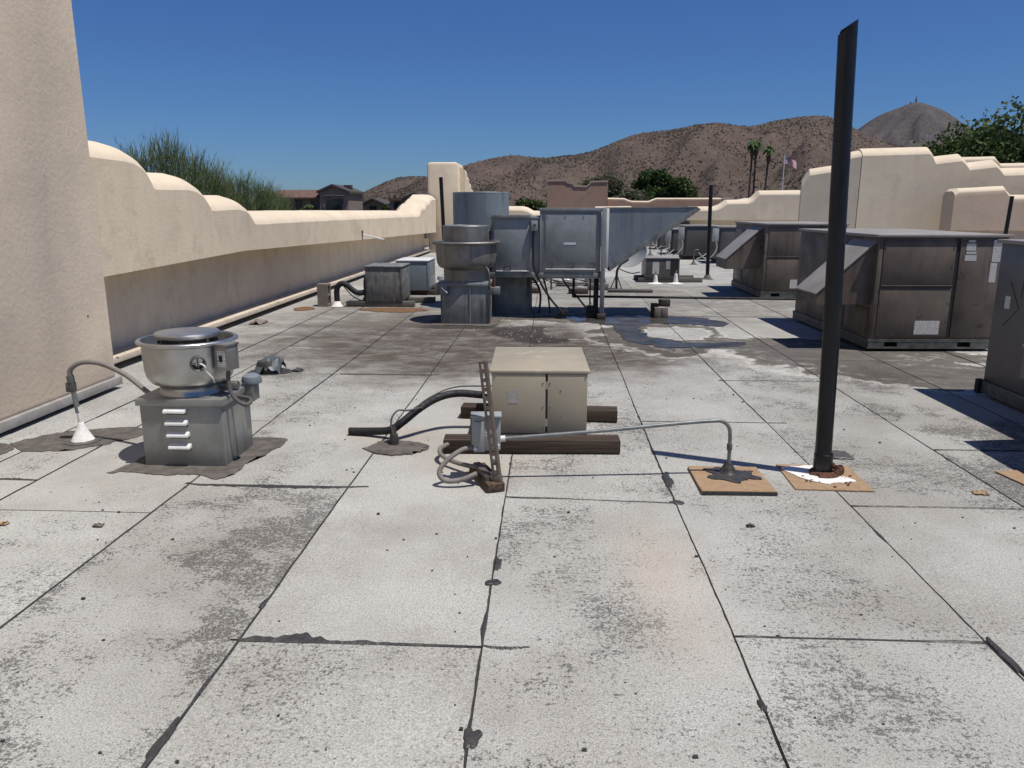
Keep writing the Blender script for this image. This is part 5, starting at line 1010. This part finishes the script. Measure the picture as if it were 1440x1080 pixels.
# ------------------------------------------------------------------ packaged rooftop units
def hood(t, yn, yf, ztop, znt, znb, out, m, face=0.0):
    h = MB(); h.prism([(face, ztop), (face - out, znt), (face - out, znb), (face, znb + 0.01)], 1, yn, yf, bev=0.003); ho = h.build('intake_hood', m, t)
    h = MB(); c = 0.012; h.prism([(face, ztop + 0.004), (face - out - 0.01, znt + 0.005), (face - out - 0.01, znt + 0.02), (face, ztop + 0.02)], 1, yn - 0.01, yf + 0.01); h.build('hood_top', M['taupe_top'] if m == M['taupe'] else m, ho)
def screws(t, pts, y, m=M['rail'], r=0.008):
    for x, z in pts: m_ = MB(); m_.lathe([(r, 0), (r, 0.004), (0, 0.006)], (x, y, z), 6, axis=Vector((0, -1, 0))); m_.build('screw', m, t)
def rtu(t, L, D, H, split, m, mt, z0=0.135, detail=True, right=True):
    # base rail with fork pockets
    r_ = MB(); zr = 0.03; y = -0.02
    segs = [(0, 0.16), (0.32, L - 0.42), (L - 0.26, L)]
    r_.box(-0.02, L + 0.02, y, D + 0.02, z0 - 0.03, z0); 
    for a, b in segs: r_.box(a - 0.015, b, y + 0.002, y + 0.03, zr + 0.02, z0 - 0.03)
    r_.box(-0.02, L + 0.02, y, y + 0.05, zr, zr + 0.02); r_.box(-0.018, 0.02, y + 0.05, D + 0.018, zr, z0 - 0.03)
    r_.build('base_rail', M['rail'], t); bx('curb', M['dark'], t, 0.05, L - 0.05, 0.08, D - 0.05, -0.005, z0 - 0.031)
    bx('cabinet', m, t, 0, L, 0, D, z0, H - 0.03, bev=0.006)
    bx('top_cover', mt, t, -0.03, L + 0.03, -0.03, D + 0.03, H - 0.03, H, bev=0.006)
    zm = z0 + (H - z0) * 0.52
    a0 = 0.055
    if split:
        bx('access_panel', m, t, a0, split - 0.03, -0.012, -0.001, zm + 0.006, H - 0.07, bev=0.003); bx('access_panel', m, t, a0, split - 0.03, -0.014, -0.001, z0 + 0.03, zm - 0.03, bev=0.003)
        bx('panel_fold', m, t, a0, split - 0.03, -0.022, -0.001, zm - 0.008, zm + 0.004, bev=0.002)
        bx('panel_gap', M['dark'], t, split - 0.026, split + 0.012, -0.004, -0.0005, z0 + 0.01, H - 0.04)
        if right: bx('access_panel', m, t, split + 0.016, L - 0.03, -0.012, -0.001, z0 + 0.03, H - 0.07, bev=0.003)
    bx('corner_post', m, t, -0.004, 0.045, -0.008, 0.03, z0 + 0.001, H - 0.032, bev=0.003)
    if detail and split:
        screws(t, [(0.08 + k * (split - 0.17) / 4, zz) for k in range(5) for zz in (z0 + 0.045, H - 0.09)] + [(split - 0.05, z0 + 0.2 + k * 0.2) for k in range(5)] + [(0.07, z0 + 0.2 + k * 0.2) for k in range(5)], -0.013)
rA = thing('rooftop_unit', 'large rust streaked taupe air conditioner with hood and white stickers, right of the black post', 'air conditioner', (3.53, 8.58, 0), R(2.0))
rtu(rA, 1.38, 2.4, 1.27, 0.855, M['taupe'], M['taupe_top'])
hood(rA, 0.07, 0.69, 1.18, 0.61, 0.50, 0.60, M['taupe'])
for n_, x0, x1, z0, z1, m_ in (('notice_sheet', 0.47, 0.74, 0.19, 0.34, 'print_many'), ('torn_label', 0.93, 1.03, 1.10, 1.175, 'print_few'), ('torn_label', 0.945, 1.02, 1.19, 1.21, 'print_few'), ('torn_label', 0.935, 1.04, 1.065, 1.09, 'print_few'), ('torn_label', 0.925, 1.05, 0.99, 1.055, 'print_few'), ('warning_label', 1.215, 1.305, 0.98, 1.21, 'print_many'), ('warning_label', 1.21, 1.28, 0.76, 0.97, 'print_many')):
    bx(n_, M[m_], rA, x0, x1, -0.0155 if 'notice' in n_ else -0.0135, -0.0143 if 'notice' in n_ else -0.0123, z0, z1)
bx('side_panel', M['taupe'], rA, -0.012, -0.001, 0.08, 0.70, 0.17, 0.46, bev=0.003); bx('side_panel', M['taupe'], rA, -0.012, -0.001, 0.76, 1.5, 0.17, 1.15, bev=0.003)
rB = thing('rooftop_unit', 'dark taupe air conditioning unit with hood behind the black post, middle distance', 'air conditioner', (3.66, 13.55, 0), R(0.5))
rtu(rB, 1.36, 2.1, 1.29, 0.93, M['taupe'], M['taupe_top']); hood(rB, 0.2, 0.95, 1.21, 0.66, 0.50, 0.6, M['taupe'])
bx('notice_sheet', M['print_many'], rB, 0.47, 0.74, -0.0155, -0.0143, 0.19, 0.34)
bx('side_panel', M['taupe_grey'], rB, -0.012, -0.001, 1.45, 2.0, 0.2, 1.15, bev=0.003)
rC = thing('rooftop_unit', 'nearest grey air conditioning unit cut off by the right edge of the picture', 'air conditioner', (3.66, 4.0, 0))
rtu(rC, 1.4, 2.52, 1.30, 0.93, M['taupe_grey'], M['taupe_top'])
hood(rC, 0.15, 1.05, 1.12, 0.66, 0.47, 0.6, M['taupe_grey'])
bx('warning_label', M['print_few'], rC, -0.0015, -0.0003, 2.30, 2.37, 0.76, 0.86)
tb('scratch', M['dark'], rC, [(-0.001, 2.33, 0.98), (-0.001, 2.18, 0.78), (-0.001, 2.36, 0.62)], 0.0022, 4); tb('scratch', M['dark'], rC, [(-0.001, 2.16, 0.99), (-0.001, 2.17, 0.86)], 0.002, 4)
m_ = MB(); m_.box(-0.05, 0.0, 2.50, 2.55, 0.02, 0.14); m_.build('lifting_eye', M['dark'], rC)
# small unit with white labels
su = thing('condenser_unit', 'small tan condenser with two white labels on timbers in front of the far units', 'condenser', (2.02, 16.55, 0.10)); condenser(su, 0.70, 0.8, 0.42, M['taupe_grey'], M['taupe_top'])
bx('dark_end', M['dark'], su, 0.52, 0.69, -0.004, -0.0005, 0.03, 0.36); bx('white_label', M['print_few'], su, 0.14, 0.28, -0.006, -0.0045, 0.08, 0.33); bx('white_label', M['label_plain'], su, 0.42, 0.51, -0.006, -0.0045, 0.18, 0.35)
for (x, y, L, lb) in ((2.55, 16.62, 1.35, 'front grey timber below the small tan condenser'), (2.5, 17.25, 1.3, 'rear grey timber below the small tan condenser')):
    o = MB().box(-L / 2, L / 2, -0.06, 0.06, 0, 0.09, bev=0.004).build('timber_sleeper', M['grey_wood']); o.location = (x, y, 0.005); tag(o, lb, 'timber', 'timbers below the small tan condenser')
for x, hh, lb in ((2.2, 0.17, 'left white sealed pipe stub before the small tan condenser'), (2.62, 0.2, 'right white sealed pipe stub before the small tan condenser')):
    t = thing('pipe_stub', lb, 'pipe stub', (x, 16.3, 0), 0, 'white pipe stubs'); b = MB(); b.lathe([(0.16, 0.004), (0.1, 0.012), (0.05, 0.03), (0.032, hh), (0, hh + 0.01)], (0, 0, 0), 16); b.build('sealant_cone', M['white'], t)
    tb('pipe_end', M['flex_dark'], t, [(0, 0, hh), (0.02, 0.1, hh + 0.06), (0.03, 0.24, hh + 0.02)], 0.014, 6, 3)
# far row of units
far = [(4.05, 26.6, 1.0, 0.86, 'medium grey far condenser, second from left in the row before the back wall'), (4.05, 24.0, 0.98, 1.03, 'wide grey far condenser in the middle of the row, left of the thin black post'), (4.72, 22.3, 1.0, 1.04, 'grey far condenser half hidden by the hooded unit, rightmost of the row'), (4.08, 30.0, 0.9, 0.76, 'smallest grey far condenser at the left end of the row under the metal hood')]
for x, y, w_, h, lb in far:
    t = thing('condenser_unit', lb, 'condenser', (x, y, 0), 0, 'far row of condensers'); bx('curb', M['dark'], t, 0.03, w_ - 0.03, 0.05, 1.0, 0, 0.12); bx('cabinet', M['taupe_grey'], t, 0, w_, 0, 1.1, 0.12, h - 0.04, bev=0.01)
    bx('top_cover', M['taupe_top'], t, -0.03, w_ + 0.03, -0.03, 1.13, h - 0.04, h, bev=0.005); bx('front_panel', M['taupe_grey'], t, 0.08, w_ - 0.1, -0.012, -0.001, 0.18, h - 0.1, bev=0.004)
    bx('switch_box', M['box_grey'], t, -0.17, -0.002, -0.05, 0.06, h - 0.42, h - 0.06, bev=0.004); bx('dark_corner', M['dark'], t, 0.0, 0.05, -0.006, -0.0008, 0.14, h - 0.1)
    tb('flexible_conduit', M['box_grey'], t, [(-0.07, -0.03, h - 0.42), (-0.05, -0.08, h - 0.62), (-0.2, -0.14, 0.2), (-0.38, -0.1, 0.16), (-0.55, -0.1, 0.32)], 0.016, 6, 5)
    tb('flexible_conduit', M['box_grey'], t, [(-0.30, -0.05, 0.30), (-0.45, -0.1, 0.2), (-0.6, -0.12, 0.14)], 0.016, 6, 4)
    t2_ = thing('pipe_stub', 'pipe stub left of the ' + lb.split(' in the row')[0].split(',')[0].split(' at the')[0].split(' half')[0] + (' by the metal hood' if 'smallest' in lb else ' near the back wall' if 'second' in lb else ''), 'pipe stub', (x - 0.72, y - 0.35, 0), 0, 'pipe stubs beside the far condensers'); tb('pipe', M['rail'], t2_, [(0, 0, 0), (0, 0, 0.36), (0.12, 0, 0.40)], 0.022, 8, 3)
    b = MB(); b.lathe([(0.11, 0.003), (0.06, 0.03), (0.026, 0.09)], (0, 0, 0), 12); b.build('pipe_boot', M['bitumen'], t2_)
t = thing('wall_vent', 'small dark vent slot low on the back wall above the far condensers', 'vent', (5.0, 31.98, 0.86)); bx('vent_frame', M['tar_grey'], t, 0, 0.6, -0.03, 0.28, 0, 0.16); bx('vent_slot', M['dark'], t, 0.05, 0.55, -0.034, -0.031, 0.03, 0.13)

# ------------------------------------------------------------------ debris
def sheet_scrap(label, x, y, w_, d, h, m, seed, name='membrane_scrap'):
    bm = bmesh.new(); n = 9; g = []
    for j in range(n):
        for i in range(n):
            u, v = i / (n - 1) - 0.5, j / (n - 1) - 0.5
            z = h * (0.85 - 2.6 * u * u - 1.1 * v * v + 0.9 * mnoise.noise(Vector((u * 4, v * 4, seed)))); g.append(bm.verts.new((u * w_ + 0.02 * mnoise.noise(Vector((v * 6, seed, 0))), v * d + 0.02 * mnoise.noise(Vector((u * 6, seed, 4))), max(0.004, z))))
    for j in range(n - 1):
        for i in range(n - 1): a = j * n + i; bm.faces.new((g[a], g[a + 1], g[a + n + 1], g[a + n]))
    s = MB(); s.bm.free(); s.bm = bm; o = s.build(name, m, sharp=25); o.location = (x, y, 0.003); so_ = o.modifiers.new('thick', 'SOLIDIFY'); so_.thickness = 0.004
    return tag(o, label, 'scrap')
def vent_scrap():
    t = thing('crushed_vent', 'crushed dark vent with a torn blue grey cover right of the nearest fan', 'vent', (-2.70, 7.15, 0), R(12))
    b = MB(); b.lathe([(0.13, 0.0), (0.12, 0.08), (0.1, 0.12), (0, 0.125)], (0, 0, 0), 18)
    for v in b.bm.verts: v.co += Vector((1, 0.6, 0.5)) * 0.03 * mnoise.noise(v.co * 12)
    b.build('vent_body', M['bitumen'], t)
    bm = bmesh.new(); n = 11; g = []
    for j in range(n):
        for i in range(n):
            u, v = i / (n - 1) - 0.5, j / (n - 1) - 0.5; g.append(bm.verts.new((u * 0.25 + 0.03 * v, v * 0.28, 0.155 + 0.05 * u - 0.42 * v * v - 0.25 * u * u + 0.05 * mnoise.noise(Vector((u * 9, v * 9, 3))))))
    for j in range(n - 1):
        for i in range(n - 1): a = j * n + i; bm.faces.new((g[a], g[a + 1], g[a + n + 1], g[a + n]))
    s = MB(); s.bm.free(); s.bm = bm; s.build('torn_cover', M['blue_grey'], t, sharp=20)
    patch('mastic_ring', [(-0.2, -0.12), (0.0, -0.16), (0.2, -0.08), (0.16, 0.1), (0, 0.16), (-0.18, 0.08)], M['bitumen'], 0.006, t)
vent_scrap()
sheet_scrap('small black membrane scrap right of the crushed vent', -2.44, 7.2, 0.09, 0.10, 0.025, M['bitumen'], 2)
sheet_scrap('flat dark scrap lying right behind the tall black post', 1.865, 4.80, 0.13, 0.16, 0.012, M['flex_dark'], 5)
sheet_scrap('curled brown scrap by the left parapet near the rust patch', -4.0, 10.3, 0.18, 0.28, 0.05, M['concrete_block'], 7)
sheet_scrap('pale orange plaster chip lying at the right edge of the roof', 2.40, 4.15, 0.08, 0.05, 0.012, M['osb'], 9, 'plaster_chip')
sheet_scrap('brown chip on the left foreground sheet', -2.24, 3.475, 0.05, 0.035, 0.012, M['rust_steel'], 11, 'plaster_chip')
sheet_scrap('tan chip at the left edge of the roof', -2.73, 3.47, 0.05, 0.035, 0.01, M['osb'], 13, 'plaster_chip')
sheet_scrap('small black chip in the middle right foreground', 1.01, 3.63, 0.035, 0.03, 0.008, M['bitumen'], 15, 'bitumen_chip')
ch_ = MB()
for k in range(70):
    x, y = random.gauss(-0.3, 0.28), random.gauss(9.6, 0.35); s_ = random.uniform(0.003, 0.010); ch_.box(x - s_, x + s_, y - s_, y + s_, 0.001, 0.006)
tag(ch_.build('stone_chips', M['gravel_white']), 'pale chips scattered on the black stain in front of the air handler', 'chips', kind='stuff')
gr = MB()
for k in range(420):
    x, y = random.uniform(-3.4, 3.6), 1.5 + random.random() ** 1.4 * 6; s_ = random.uniform(0.0015, 0.004) * random.choice((1, 1, 1, 1.8)); gr.box(x - s_, x + s_, y - s_ * 0.7, y + s_ * 0.7, 0.0, s_ * 1.2)
tag(gr.build('roof_grit', M['bitumen']), 'tiny dark grit scattered over the foreground roof sheets', 'grit', kind='stuff')
